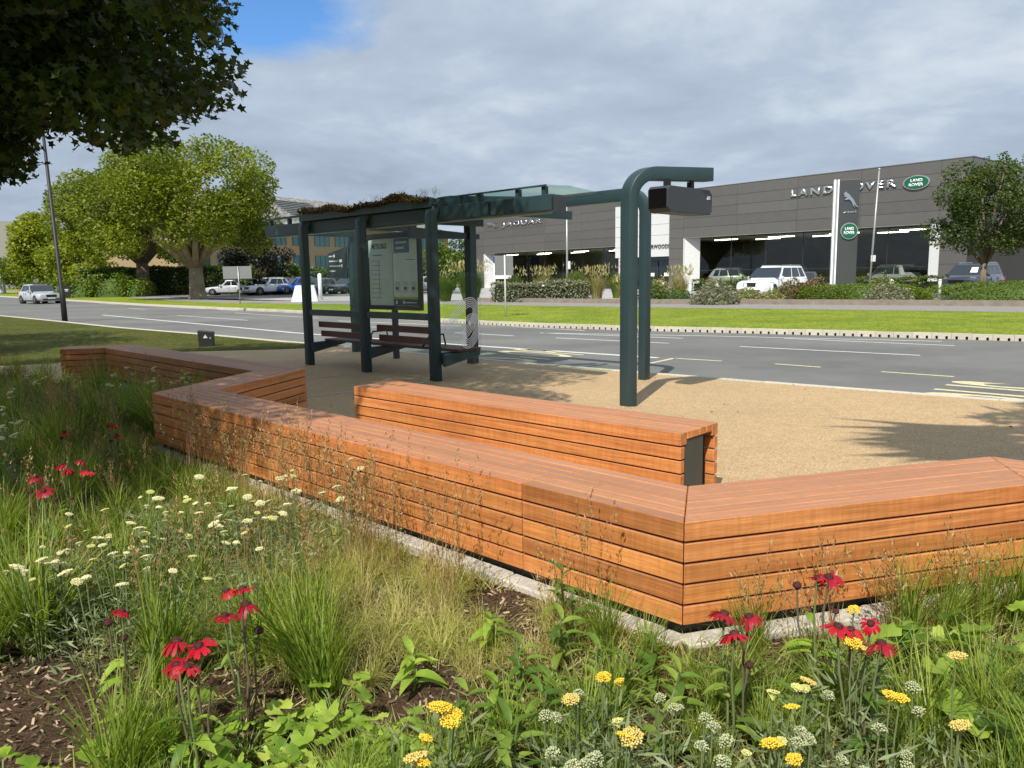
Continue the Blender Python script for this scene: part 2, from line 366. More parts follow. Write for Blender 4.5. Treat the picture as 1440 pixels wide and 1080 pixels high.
far_edge = [(-150, 196), (-61.1, 92.6), (-37.5, 66), (-24.1, 50.6), (-17, 43.2), (-10.3, 36.4), (-5.5, 30.6), (-1.27, 25.65), (1.0, 23.5), (3.16, 21.8), (5.67, 20.3), (8.07, 18.8), (11.14, 16.6), (16, 13.1), (44, -7)]
road = sheet('road', near_edge + far_edge[::-1], -0.10, 'asphalt', kind='structure')
verge_far = [(-150, 206), (-61, 104), (-38, 76), (-25, 57), (-19, 50.5), (-10.9, 44.5), (-2, 40), (1.75, 36.7), (5.6, 33.7), (10.5, 30.2), (14.6, 27.2), (20, 23), (50, 2)]
path_far = [(-150, 211), (-61, 108), (-38, 80), (-25, 61), (-19, 55), (-10.9, 49.5), (-2.2, 44.8), (3, 40.4), (6.3, 37.6), (11.1, 35), (14.7, 32.6), (20, 28.8), (50, 8)]
sheet('grass_verge', [Vector(p) + Vector((0.1, 0.11)) for p in far_edge] + verge_far[::-1], 0.015, 'turf_far', kind='structure')
sheet('footpath', verge_far + path_far[::-1], 0.02, 'paving_grey', kind='structure')
sheet('forecourt', [(-14, 52)] + path_far[6:] + [(80, 20), (80, 60), (30, 120), (-30, 120), (-40, 80)], 0.012, 'forecourt_paving', kind='structure')
# plaza of bonded gravel and the lawn on the left of it
plaza_l = [(-30, 15.2), (-9.4, 14.05), (-8.6, 14.3), (-7.9, 16.2), (-4.7, 16.5), (-3.7, 17.0)]
plaza = sheet('plaza_paving', plaza_l + near_edge[8:14] + [(14, 2.3), (9, -4), (2.6, 3.6), (0.75, 3.2), (-3.0, 6.95), (-2.5, 8.5), (-6.2, 11.7), (-6.9, 11.5), (-7.9, 12.6), (-30, 12.6)], 0.0, 'bonded_gravel', kind='structure')
sheet('lawn', [(-150, 177), (-60, 76), (-40, 53.4), (-24.5, 36.5), (-18, 30.2), (-12.9, 25.1), (-8.4, 21.1), (-5.25, 18.1), (-3.7, 17.0), (-4.7, 16.5), (-7.9, 16.2), (-8.6, 14.3), (-9.4, 14.05), (-30, 15.2), (-90, 30), (-200, 100)], 0.008, 'turf_near', kind='structure')
# planting bed: gently uneven bark soil
bm = bmesh.new(); gx, gy = 60, 66; vs = []
bed_poly = [(-30, 12.6), (-7.9, 12.6), (-6.85, 11.25), (-6.31, 11.45), (-2.8, 8.35), (-3.25, 6.8), (0.69, 2.95), (2.45, 3.45), (6.5, -0.4), (6, -6), (-30, -6)]
me = bpy.data.meshes.new('soil'); V = []; F = []
for j in range(gy + 1):
    for i in range(gx + 1):
        x = -9 + 15 * i / gx; y = -2 + 15 * j / gy
        V.append((x, y, -0.035 + 0.02 * math.sin(2.1 * x + 1.3 * y) * math.sin(1.7 * y - 0.8 * x) + 0.012 * math.sin(5.1 * x + 3) * math.sin(4.3 * y)))
F = [(j * (gx + 1) + i, j * (gx + 1) + i + 1, (j + 1) * (gx + 1) + i + 1, (j + 1) * (gx + 1) + i) for j in range(gy) for i in range(gx)]
def inside(x, y, poly):
    r = False; n = len(poly)
    for i in range(n):
        x1, y1 = poly[i]; x2, y2 = poly[(i + 1) % n]
        if (y1 > y) != (y2 > y) and x < (x2 - x1) * (y - y1) / (y2 - y1) + x1: r = not r
    return r
F = [f for f in F if inside(sum(V[k][0] for k in f) / 4, sum(V[k][1] for k in f) / 4 - 0.35, bed_poly) or inside(sum(V[k][0] for k in f) / 4, sum(V[k][1] for k in f) / 4, bed_poly)]
me.from_pydata(V, [], F); me.materials.append(MATS['bark_soil']); me.update()
o = bpy.data.objects.new('planting_bed', me); link(o); o['kind'] = 'structure'
def soil_z(x, y): return -0.035 + 0.02 * math.sin(2.1 * x + 1.3 * y) * math.sin(1.7 * y - 0.8 * x) + 0.012 * math.sin(5.1 * x + 3) * math.sin(4.3 * y)

# kerbs
def polylen(pl):
    return [0] + list(np.cumsum([(Vector(pl[i + 1]) - Vector(pl[i])).length for i in range(len(pl) - 1)]))
def along(pl, s):
    L = polylen(pl)
    for i in range(len(pl) - 1):
        if s <= L[i + 1] or i == len(pl) - 2:
            a, b = Vector(pl[i]), Vector(pl[i + 1]); d = (b - a).normalized(); return a + d * (s - L[i]), d
def strip_mesh(name, pl, o0, o1, z0, z1, m, parent=None, kind=None, step=None):
    """band along a polyline, between two left offsets"""
    pts = [Vector(p) for p in pl]; mb = MB(); sec = []
    for i, p in enumerate(pts):
        d1 = (pts[i] - pts[i - 1]).normalized() if i else (pts[1] - pts[0]).normalized()
        d2 = (pts[i + 1] - pts[i]).normalized() if i < len(pts) - 1 else d1
        n = Vector((-(d1 + d2).y, (d1 + d2).x)).normalized()
        a, b = p + n * o0, p + n * o1; sec.append([(a.x, a.y, z0), (a.x, a.y, z1), (b.x, b.y, z1), (b.x, b.y, z0)])
    vs = [v for s in sec for v in s]; fs = [(3, 2, 1, 0), tuple(len(vs) - 4 + k for k in range(4))]
    for i in range(len(sec) - 1):
        for k in range(4): fs.append((i * 4 + k, i * 4 + (k + 1) % 4, (i + 1) * 4 + (k + 1) % 4, (i + 1) * 4 + k))
    mb.add(vs, fs); o = mb.build(name, MATS[m], parent)
    if kind: o['kind'] = kind
    return o
kerb = bpy.data.objects.new('far_kerb', None); link(kerb); kerb['kind'] = 'structure'
strip_mesh('slot_shade_strip', far_edge[4:14], 0.06, 0.14, -0.14, 0.0, 'dark_void', kerb)  # black strip behind the slots, stands in for the shade inside them
strip_mesh('kerb_run', far_edge[:5], -0.02, 0.14, -0.14, 0.025, 'kerb_concrete', kerb)
ku = MB(); ku.box(0, 0.394, 0, 0.15, -0.035, 0.028)
for x0, x1 in ((0, 0.075), (0.125, 0.275), (0.325, 0.394)): ku.box(x0, x1, 0, 0.055, -0.14, -0.0352)
kme = ku.mesh('kerb_stone', MATS['kerb_concrete'])
pl = far_edge[4:14]; tot = polylen(pl)[-1]; s = 0.0; k = 0
while s < tot - 0.4 and k < 130:
    p, d = along(pl, s); inst('kerb_stone', kme, kerb, (p.x, p.y, random.uniform(-.004, .004)), (0, 0, math.atan2(d.y, d.x) + random.uniform(-.006, .006))); s += 0.4; k += 1
nk = bpy.data.objects.new('plaza_kerb', None); link(nk); nk['kind'] = 'structure'
pl = near_edge[7:15]; tot = polylen(pl)[-1]; s = 0.0
nme = MB().box(0, 0.91, -0.14, 0.0, -0.14, 0.006).mesh('kerb_stone', MATS['kerb_concrete'])
while s < min(tot - 0.92, 40):
    p, d = along(pl, s); inst('kerb_stone', nme, nk, (p.x, p.y, 0), (0, 0, math.atan2(d.y, d.x))); s += 0.915
strip_mesh('lawn_kerb', near_edge[:8], -0.4, 0.0, -0.14, 0.0, 'kerb_concrete', kind='structure')
# painted markings, parts of the road
ZM = -0.096
def mark(p, q, w, m='white_paint'):
    p, q = Vector(p), Vector(q); d = (q - p).normalized(); n = Vector((-d.y, d.x)) * w / 2
    return sheet('road_marking', [p - n, q - n, q + n, p + n], ZM, m, road)
mark((-19.8, 37.4), (-6.45, 22.9), 0.16); mark((-6.45, 22.9), (-1.34, 18.1), 0.16); mark((-1.34, 18.1), (2.78, 14.5), 0.16)
for p, q, w in [((0.03, 24.1), (2.1, 21.9), .1), ((-6.5, 29.0), (-1.6, 24.8), .1), ((0.8, 21.3), (4.2, 18.75), .1), ((0.9, 21.25), (5.2, 19.25), .1), ((5.2, 19.25), (9.5, 16.9), .1),
                ((-1.6, 21.88), (0.06, 20.4), .1), ((1.13, 19.5), (3.6, 17.5), .1), ((6.51, 18.3), (9.21, 15.9), .1), ((4.91, 16.46), (7.6, 14.2), .1),
                ((-30.4, 57.1), (-27.8, 54.4), .12), ((-22.9, 46.2), (-20.8, 43.9), .12), ((-15.4, 35.6), (-10.4, 30.4), .1), ((-13.4, 37.4), (-7.8, 31.2), .1), ((-17.6, 44.0), (-14.3, 40.3), .12), ((-5, 25.5), (-3.2, 23.8), .1)]:
    mark(p, q, w)
for p, q in [((2.48, 13.64), (3.06, 14.38)), ((3.06, 14.38), (3.80, 13.8)), ((4.57, 13.24), (5.14, 12.68)), ((5.82, 11.99), (6.57, 11.3)), ((7.4, 10.5), (8.2, 9.8))]:
    mark(p, q, 0.09, 'yellow_paint')
_dg = None
def text_mesh(name, body, w, h, depth, m, parent, M4, bold=0.0, spacing=1.0):
    cu = bpy.data.curves.new(name, 'FONT'); cu.body = body; cu.size = 1; cu.offset = bold; cu.space_character = spacing; cu.resolution_u = 4
    to = bpy.data.objects.new(name, cu); C.objects.link(to)
    dg = bpy.context.evaluated_depsgraph_get(); me = bpy.data.meshes.new_from_object(to.evaluated_get(dg)); bpy.data.objects.remove(to); bpy.data.curves.remove(cu)
    bm = bmesh.new(); bm.from_mesh(me); bmesh.ops.remove_doubles(bm, verts=bm.verts, dist=1e-5)
    xs = [v.co.x for v in bm.verts]; ys = [v.co.y for v in bm.verts]; x0, x1, y0, y1 = min(xs), max(xs), min(ys), max(ys)
    for v in bm.verts: v.co = Vector(((v.co.x - x0) / (x1 - x0) * w, (v.co.y - y0) / (y1 - y0) * h, 0))
    if depth:
        r = bmesh.ops.extrude_face_region(bm, geom=list(bm.faces)); bmesh.ops.translate(bm, vec=(0, 0, depth), verts=[g for g in r['geom'] if isinstance(g, bmesh.types.BMVert)])
        bmesh.ops.recalc_face_normals(bm, faces=bm.faces)
    me2 = bpy.data.meshes.new(name); bm.to_mesh(me2); bm.free(); bpy.data.meshes.remove(me); me2.materials.append(MATS[m])
    o = bpy.data.objects.new(name, me2); link(o, parent); o.matrix_local = M4; return o
# letters read by a driver heading along -T: tops towards -T, left side towards the kerb
def road_text(body, a, n, w, h):
    M4 = Matrix(((N.x, -T.x, 0, (T * a + N * n).x), (N.y, -T.y, 0, (T * a + N * n).y), (0, 0, 1, ZM), (0, 0, 0, 1)))
    text_mesh('road_marking', body, w, h, 0, 'yellow_paint', road, M4, bold=0.01)
road_text('BUS', -0.4, 10.55, 1.75, 2.7); road_text('STOP', -9.6, 10.3, 1.9, 2.0)

# ================================================================== TIMBER BENCHES
def bearing(a): return Vector((math.cos(R_(a)), math.sin(R_(a))))
BT, BD, BB = -44.4, 15.6, 255.6
def board(parent, poly, z0, z1, name='board', m='timber', bev=0.004):
    P = [Vector(p) for p in poly]; c = sum(P, Vector((0, 0))) / 4; d = (P[1] - P[0]).normalized(); n = Vector((-d.y, d.x)); zc = (z0 + z1) / 2
    mb = MB().prism([((p - c).dot(d), (p - c).dot(n)) for p in P], z0 - zc, z1 - zc)
    return mb.build(name, MATS[m], parent, (c.x, c.y, zc), math.atan2(d.y, d.x), bevel=bev, seg=1)
def offset_pts(Vs, o):
    res = []
    for i, v in enumerate(Vs):
        d1 = (Vs[i] - Vs[i - 1]).normalized() if i else (Vs[1] - Vs[0]).normalized()
        d2 = (Vs[i + 1] - Vs[i]).normalized() if i < len(Vs) - 1 else d1
        n1 = Vector((-d1.y, d1.x)); n2 = Vector((-d2.y, d2.x)); b = (n1 + n2).normalized(); res.append(v + b * (o / b.dot(n1)))
    return res
BW, BH = 0.48, 0.50
def bench_segments(parent, Vs, splits, side_splits, ends=(0, 0)):
    tw = 0.0765; gap = 0.0042
    bands = [(i * (tw + gap), i * (tw + gap) + tw) for i in range(6)]
    for si in range(len(Vs) - 1):
        d = (Vs[si + 1] - Vs[si]).normalized(); n = Vector((-d.y, d.x))
        def strips(o0, o1, z0, z1, cuts, skew=0.0):
            a = offset_pts(Vs, o0); b = offset_pts(Vs, o1); p0, p1, q0, q1 = a[si], a[si + 1], b[si], b[si + 1]
            cs = [0.0] + list(cuts) + [1.0]
            for k in range(len(cs) - 1):
                e = 0.0022
                def at(f, lo):
                    if f in (0.0, 1.0): return (p0, q0) if f == 0.0 else (p1, q1)
                    base = p0 + (p1 - p0) * f; return (base, base + n * (o1 - o0) + d * skew * (o1 - o0))
                A, B = at(cs[k], 1), at(cs[k + 1], 0)
                board(parent, [A[0] + d * e, B[0] - d * e, B[1] - d * e, A[1] + d * e], z0, z1)
        for bi, (o0, o1) in enumerate(bands):
            thick = 0.083 if bi in (0, 5) else 0.05
            cuts = [c + (0.035 * ((bi * 37) % 5 - 2) if bi not in (0,) else 0) for c in splits[si]]
            strips(o0, o1, BH - thick, BH, cuts)
        for r in range(4):
            z1 = BH - 0.083 - 0.0095 - r * 0.0895; z0 = z1 - 0.080
            strips(0.0, 0.05, z0, z1, side_splits[si]); strips(bands[5][1] - 0.05, bands[5][1], z0, z1, side_splits[si])
    a = offset_pts(Vs, 0.056); b = offset_pts(Vs, bands[5][1] - 0.056)
    if ends[0]: d = (Vs[1] - Vs[0]).normalized(); a[0] += d * ends[0]; b[0] += d * ends[0]
    if ends[1]: d = (Vs[-1] - Vs[-2]).normalized(); a[-1] -= d * ends[1]; b[-1] -= d * ends[1]
    core = MB()
    for si in range(len(Vs) - 1): core.prism([a[si], a[si + 1], b[si + 1], b[si]], -0.05, BH - 0.053)
    return core
C1 = Vector((0.686, 2.99)); C2 = C1 - bearing(BT) * 5.505; AB = C2 - bearing(BB) * 1.62; ZA = AB - bearing(BT) * 4.72; Z0 = ZA - bearing(BD) * 0.62
DE = C1 + bearing(BD) * 1.80; E1 = DE + bearing(BT) * 3.4
chain = [Z0, ZA, AB, C2, C1, DE, E1]
zz = thing('zigzag_bench', 'long zigzag hardwood bench wrapping the flower bed, orange brown boards', 'bench')
core = bench_segments(zz, chain, [[], [0.33, 0.66], [], [0.46, 0.835], [], []], [[], [0.33, 0.66], [], [0.46, 0.835], [], []], (0.03, 0.03))
core.build('frame', MATS['black_steel'], zz)  # solid black core for the frame, also stands in for shade in board gaps
F0 = Vector((-1.475, 7.08)); F1 = F0 + bearing(-43.0) * 3.46
fb = thing('straight_bench', 'free-standing straight hardwood bench on the gravel behind the zigzag bench', 'bench')
core = bench_segments(fb, [F0, F1], [[]], [[]], (0.07, 0.07)); core.build('frame', MATS['dark_void'], fb)  # core filled black so that gaps and underside read as shaded
d = bearing(-43.0); n = Vector((-d.y, d.x))
for s0 in (0.012, 3.36):
    a = F0 + d * s0; MB().prism([a + n * 0.058, a + d * 0.09 + n * 0.058, a + d * 0.09 + n * 0.30, a + n * 0.30], 0.0, BH - 0.054).build('leg', MATS['bench_steel'], fb, bevel=0.004, seg=1)
# concrete edging under the bench lip
for i, (A, B) in enumerate(((ZA, AB), (AB, C2), (C2, C1), (C1, DE))):
    d = (B - A).normalized(); n = Vector((-d.y, d.x)); Lg = (B - A).length; k = 0; s = 0.0
    while s < Lg - 0.05:
        e = min(s + 0.9, Lg); q = random.uniform(-.004, .004)
        o = board(None, [A + d * (s + .004) - n * (0.055 + q), A + d * (e - .004) - n * (0.055 + q), A + d * (e - .004) + n * (0.05), A + d * (s + .004) + n * (0.05)], -0.14, 0.004 + random.uniform(-.004, .003), 'edging_stone', 'edging_concrete', 0.008)
        if i == 0 and s == 0.0:
            edging = bpy.data.objects.new('bed_edging', None); link(edging); edging['kind'] = 'structure'
        o.parent = edging; s = e
# ================================================================== BUS SHELTER
so = T * -11.9 + N * 7.08
SP = MATS['shelter_paint']
sh = thing('bus_shelter', 'dark green steel bus shelter with planted roof and curved posts', 'bus shelter', (so.x, so.y, 0), RZ)
def bent_post(name, base, ang, H, r, beam, wa=0.135, th=0.10, thb=0.15, wdir=(1, 0), parent=sh, m=SP, seg=14, rise=0.0):
    bx, by = base; bd = Vector((math.cos(R_(ang)), math.sin(R_(ang)), 0)); a = Vector((wdir[0], wdir[1], 0)) * wa / 2; B = Vector((bx, by, 0)); Z = Vector((0, 0, 1))
    O, I = [], []
    cen = B + bd * r + Z * (H - r)
    O.append(B.copy()); I.append(B + bd * th)
    for k in range(seg + 1):
        ph = math.pi / 2 * k / seg; dirv = -bd * math.cos(ph) + Z * math.sin(ph); t_ = th + (thb - th) * k / seg
        O.append(cen + dirv * r); I.append(cen + dirv * (r - t_))
    O.append(cen + Z * (r + rise) + bd * beam); I.append(cen + Z * (r - thb + rise) + bd * beam)
    vs = []; fs = []
    for o_, i_ in zip(O, I): vs += [o_ - a, o_ + a, i_ + a, i_ - a]
    n = len(O)
    for k in range(n - 1):
        for q in range(4): fs.append((k * 4 + q, (k + 1) * 4 + q, (k + 1) * 4 + (q + 1) % 4, k * 4 + (q + 1) % 4))
    fs += [(0, 1, 2, 3), tuple((n - 1) * 4 + q for q in (3, 2, 1, 0))]
    o = MB().add(vs, fs, True).build(name, m, parent)
    me = o.data; bm = bmesh.new(); bm.from_mesh(me); bmesh.ops.recalc_face_normals(bm, faces=bm.faces)
    ed = [e for e in bm.edges if len(e.link_faces) == 2 and e.calc_face_angle(0) > 0.6]
    bmesh.ops.bevel(bm, geom=ed, offset=0.008, segments=2, profile=0.5, affect='EDGES'); bm.to_mesh(me); bm.free()
    me.polygons.foreach_set('use_smooth', [True] * len(me.polygons)); me.set_sharp_from_angle(angle=R_(35)); return o
ANG = 60
for x in (0.0, 1.7, 3.41): bent_post('post', (x - 0.03, -0.02), ANG, 2.62, 0.30, 1.55)
bp = bent_post('post', (6.77, -0.02), ANG, 2.66, 0.34, 0.68)
# rear line: long beam that turns down into the end post
bent_post('rear_post', (5.72, 1.98), 180, 2.68, 0.34, 7.15 - 0.34, wa=0.13, th=0.12, thb=0.17, wdir=(0, 1))
for x in (-1.35, 2.14): MB().box(x - 0.075, x + 0.075, 1.85, 2.0, 0, 2.51).build('rear_post', SP, sh, bevel=0.008)
# front longitudinal beam, fascia boxes, soffit
MB().box(-1.47, 3.52, 0.10, 0.24, 2.27, 2.46).build('front_beam', SP, sh, bevel=0.005)
MB().box(3.56, 4.52, 0.06, 0.30, 2.275, 2.465).build('fascia_box', SP, sh, bevel=0.006)
MB().box(4.56, 5.62, 0.06, 0.30, 2.275, 2.465).build('fascia_box', SP, sh, bevel=0.006)
MB().box(5.622, 5.68, 0.09, 0.27, 2.25, 2.44).build('end_bracket', MATS['case_grey'], sh, bevel=0.004)
MB().box(-1.42, 5.5, 0.16, 0.22, 2.25, 2.268).build('light_strip', MATS['galvanised'], sh)
for x in (-1.3, 0.75, 2.5, 4.4): MB().box(x, x + 0.06, 0.25, 1.85, 2.30, 2.42).build('cross_beam', SP, sh, bevel=0.004)
MB().box(-0.1, 3.5, 0.02, 1.85, 2.463, 2.50).build('roof_deck', MATS['black_steel'], sh)
tray = MB(); tray.box(-0.05, 3.45, -0.02, 0.0, 2.462, 2.58); tray.box(-0.05, 3.45, 1.86, 1.88, 2.462, 2.58); tray.box(-0.05, -0.03, 0, 1.86, 2.502, 2.58); tray.box(3.43, 3.45, 0, 1.86, 2.502, 2.58)
tray.build('roof_tray', SP, sh)
MB().prism([(-1.45, 0.12), (-0.06, 0.12), (-0.06, 1.8), (-1.45, 1.8)], 2.56, 2.572).build('roof_pane', MATS['roof_glass'], sh)
MB().prism([(3.46, 0.12), (5.5, 0.12), (5.62, 0.4), (5.3, 1.5), (3.46, 1.5)], 2.575, 2.587).build('roof_pane', MATS['roof_glass'], sh)
for p, q in (((3.46, .11), (5.5, .11)), ((-1.45, .11), (-.06, .11))): MB().box(p[0], q[0], p[1] - .012, p[1] + .008, 2.555 if p[0] < 0 else 2.57, 2.592).build('glazing_bar', SP, sh)
for x in (-1.35, -0.7, 3.9, 4.25, 4.95, 5.4): MB().box(x, x + 0.06, 0.13, 0.19, 2.461, 2.5595 if x < 0 else 2.5745).build('glass_bracket', SP, sh)
# tapered arm behind
MB().prism_xz([(0, 2.10), (0, 2.28), (1.5, 2.20), (1.5, 2.12)], -0.03, 0.03).build('tapered_arm', SP, sh, (2.14, 0.62, 0), math.pi / 2)
# rear glass and rails
for x0, x1 in ((0.13, 1.62), (1.83, 3.33)):
    MB().box(x0, x1, 0.02, 0.032, 1.0, 2.24).build('glass_pane', MATS['clear_glass'], sh)
    MB().box(x0 - .03, x1 + .03, -0.005, 0.06, 0.87, 0.97).build('rail', SP, sh, bevel=0.004)
    MB().box(x0 + 0.01, x1 - 0.01, 0.14, 0.175, 0.66, 0.76).build('backrest_slat', MATS['seat_timber'], sh, bevel=0.006)
    MB().box(x0 + 0.01, x1 - 0.01, 0.18, 0.215, 0.50, 0.60).build('backrest_slat', MATS['seat_timber'], sh, bevel=0.006)
for j in range(4): MB().box(0.15, 3.66, 0.24 + j * 0.115, 0.345 + j * 0.115, 0.415, 0.455).build('seat_slat', MATS['seat_timber'], sh, bevel=0.006)
for x in (0.08, 1.78, 3.44, 3.60):
    MB().prism_xz([(0.02, 0.22), (0.02, 0.40), (0.70, 0.412), (0.70, 0.34)], -0.03, 0.03).build('seat_bracket', SP, sh, (x, 0, 0), math.pi / 2)
for x in (1.45, 2.9): MB().tube([(x, 0.2, 0.45), (x, 0.35, 0.62), (x, 0.62, 0.62), (x, 0.66, 0.45)], 0.014, 6).build('armrest', MATS['black_steel'], sh)
# end pane with a white knot of parallel lines
pane = MB().box(3.66, 3.672, -0.02, 0.70, 0.12, 1.55).build('glass_pane', MATS['clear_glass'], sh)
def ribbon(mb, pts, w, y):
    pts = [Vector(p) for p in pts]; vs = []; fs = []
    for i, p in enumerate(pts):
        d = (pts[min(i + 1, len(pts) - 1)] - pts[max(i - 1, 0)]).normalized(); n = Vector((-d.y, d.x)) * w / 2
        vs += [(y, (p - n).x, (p - n).y), (y, (p + n).x, (p + n).y)]
    for i in range(len(pts) - 1): fs.append((2 * i, 2 * i + 2, 2 * i + 3, 2 * i + 1))
    mb.add(vs, fs)
kn = MB()
for k in range(6):
    o_ = k * 0.026; pts = []
    for q in range(17): a = math.pi * (1.12 - 1.42 * q / 16); pts.append((0.33 + (0.27 - o_) * math.cos(a) + 0.15 * math.sin(a), 0.86 + (0.33 - o_) * math.sin(a)))
    ribbon(kn, pts, 0.0095, 3.6765)
    pts = []
    for q in range(17): a = math.pi * (0.75 - 1.6 * q / 16); pts.append((0.47 + (0.19 - o_ * .9) * math.cos(a) + .05 * math.sin(a), 0.71 + (0.25 - o_) * math.sin(a)))
    ribbon(kn, pts, 0.0095, 3.6785)
kn.build('white_knot', MATS['bright_white'], pane)
# timetable case on its leg
pc = thing('timetable_case', 'double poster case with timetable and blue headed poster inside the shelter', 'poster case', (so + T * 0.4 + N * 1.6).to_3d(), RZ)
MB().box(-0.05, 0.05, -0.04, 0.04, 0, 0.90).build('leg', SP, pc, bevel=0.005)
fr = MB(); fr.box(-0.80, 0.80, -0.035, 0.04, 0.90, 0.97); fr.box(-0.80, 0.80, -0.035, 0.04, 2.21, 2.30); fr.box(-0.80, -0.74, -0.035, 0.04, 0.9702, 2.2098); fr.box(0.74, 0.80, -0.035, 0.04, 0.9702, 2.2098)
fr.build('frame', MATS['black_steel'], pc)
MB().box(-0.74, 0.74, -0.01, 0.035, 0.97, 2.21).build('back_panel', MATS['case_grey'], pc)
lp = MB().box(-0.73, 0.0, -0.016, -0.0105, 0.98, 2.20).build('poster', MATS['poster_pale'], pc)
rp = MB().box(0.015, 0.73, -0.016, -0.0105, 0.98, 2.20).build('poster', MATS['poster_white'], pc)
def flat(parent, x0, x1, z0, z1, m, name='print', y=-0.019): return MB().box(x0, x1, y, y + 0.002, z0, z1).build(name, MATS[m], parent)
flat(rp, 0.05, 0.50, 1.93, 2.19, 'poster_blue'); flat(rp, 0.02, 0.725, 0.985, 1.10, 'poster_navy'); flat(rp, 0.02, 0.725, 1.102, 1.14, 'poster_yellow')
for z, x1 in ((2.10, .44), (2.00, .36)): flat(rp, 0.12, x1, z, z + 0.035, 'bright_white', 'print_line', -0.0215)
for x in (0.06, 0.30, 0.53): flat(rp, x, x + 0.15, 1.22, 1.42, 'poster_pale'); flat(rp, x + .03, x + 0.1, 1.27, 1.32, 'poster_ink', 'print_line', -0.0215)
for x in (0.07, 0.28): flat(rp, x, x + 0.05, 1.01, 1.075, 'poster_pale', 'print_line', -0.0215)
flat(rp, .34, .68, 1.03, 1.05, 'poster_pale', 'print_line', -0.0215)
FM = Matrix(((1, 0, 0, -0.62), (0, 0, -1, -0.0165), (0, 1, 0, 2.02), (0, 0, 0, 1)))
text_mesh('print', 'METROBUS', 0.46, 0.10, 0.002, 'poster_ink', lp, FM, 0.02)
for q in range(9): flat(lp, -0.66, -0.36, 1.80 - q * 0.085, 1.806 - q * 0.085, 'poster_ink', 'print_line'); 
flat(lp, -0.42, -0.414, 1.1, 1.8, 'poster_ink', 'print_line'); flat(lp, -0.60, -0.30, 1.90, 1.915, 'poster_ink', 'print_line')
flat(rp, 0.40, 0.66, 1.80, 1.81, 'poster_ink', 'print_line')
# list of stops beside the far rear post
ls = thing('stop_list_panel', 'dark grey panel with white stop names fixed to the far shelter post', 'sign', (so + T * -1.43 + N * 1.84).to_3d(), RZ)
MB().prism_xz([(-0.68, 1.52), (0.0, 1.48), (0.0, 2.12), (-0.68, 2.0)], -0.02, 0.0).build('panel', MATS['case_grey'], ls)
for q, (w, e) in enumerate(((.14, .05), (.34, .10), (.40, .05), (.22, 0))):
    z = 1.93 - q * 0.10; MB().box(-0.63, -0.63 + w, -0.024, -0.021, z, z + 0.025).build('lettering', MATS['poster_pale'], ls)
    if e: MB().box(-0.60 + w, -0.60 + w + e, -0.024, -0.021, z - .012, z + 0.042).build('lettering', MATS['poster_white'], ls)
# hanging display
dc = so + T * 6.80 + N * 0.0 + bearing(BD) * 0.60
ds = thing('hanging_display', 'dark grey passenger display box hanging from the end post arm', 'display', (dc.x, dc.y, 0), math.atan2(N.y, N.x))
MB().prism_xz([(-0.40, 2.20), (-0.34, 2.15), (0.48, 2.15), (0.52, 2.19), (0.52, 2.38), (0.46, 2.43), (-0.36, 2.43), (-0.40, 2.39)], -0.13, 0.13).build('housing', MATS['case_grey'], ds, bevel=0.008)
MB().prism_xz([(-0.3, 2.17), (0.44, 2.17), (0.44, 2.41), (-0.3, 2.41)], 0.131, 0.14).build('screen', MATS['screen_black'], ds)
MB().box(-0.408, -0.4005, -0.11, 0.11, 2.19, 2.40).build('screen', MATS['screen_black'], ds)
MB().box(0.40, 0.47, -0.135, -0.131, 2.32, 2.36).build('sticker', MATS['bright_white'], ds)
for x in (-0.22, 0.26): MB().box(x - 0.03, x + 0.03, -0.03, 0.03, 2.43, 2.515).build('hanger', MATS['black_steel'], ds)

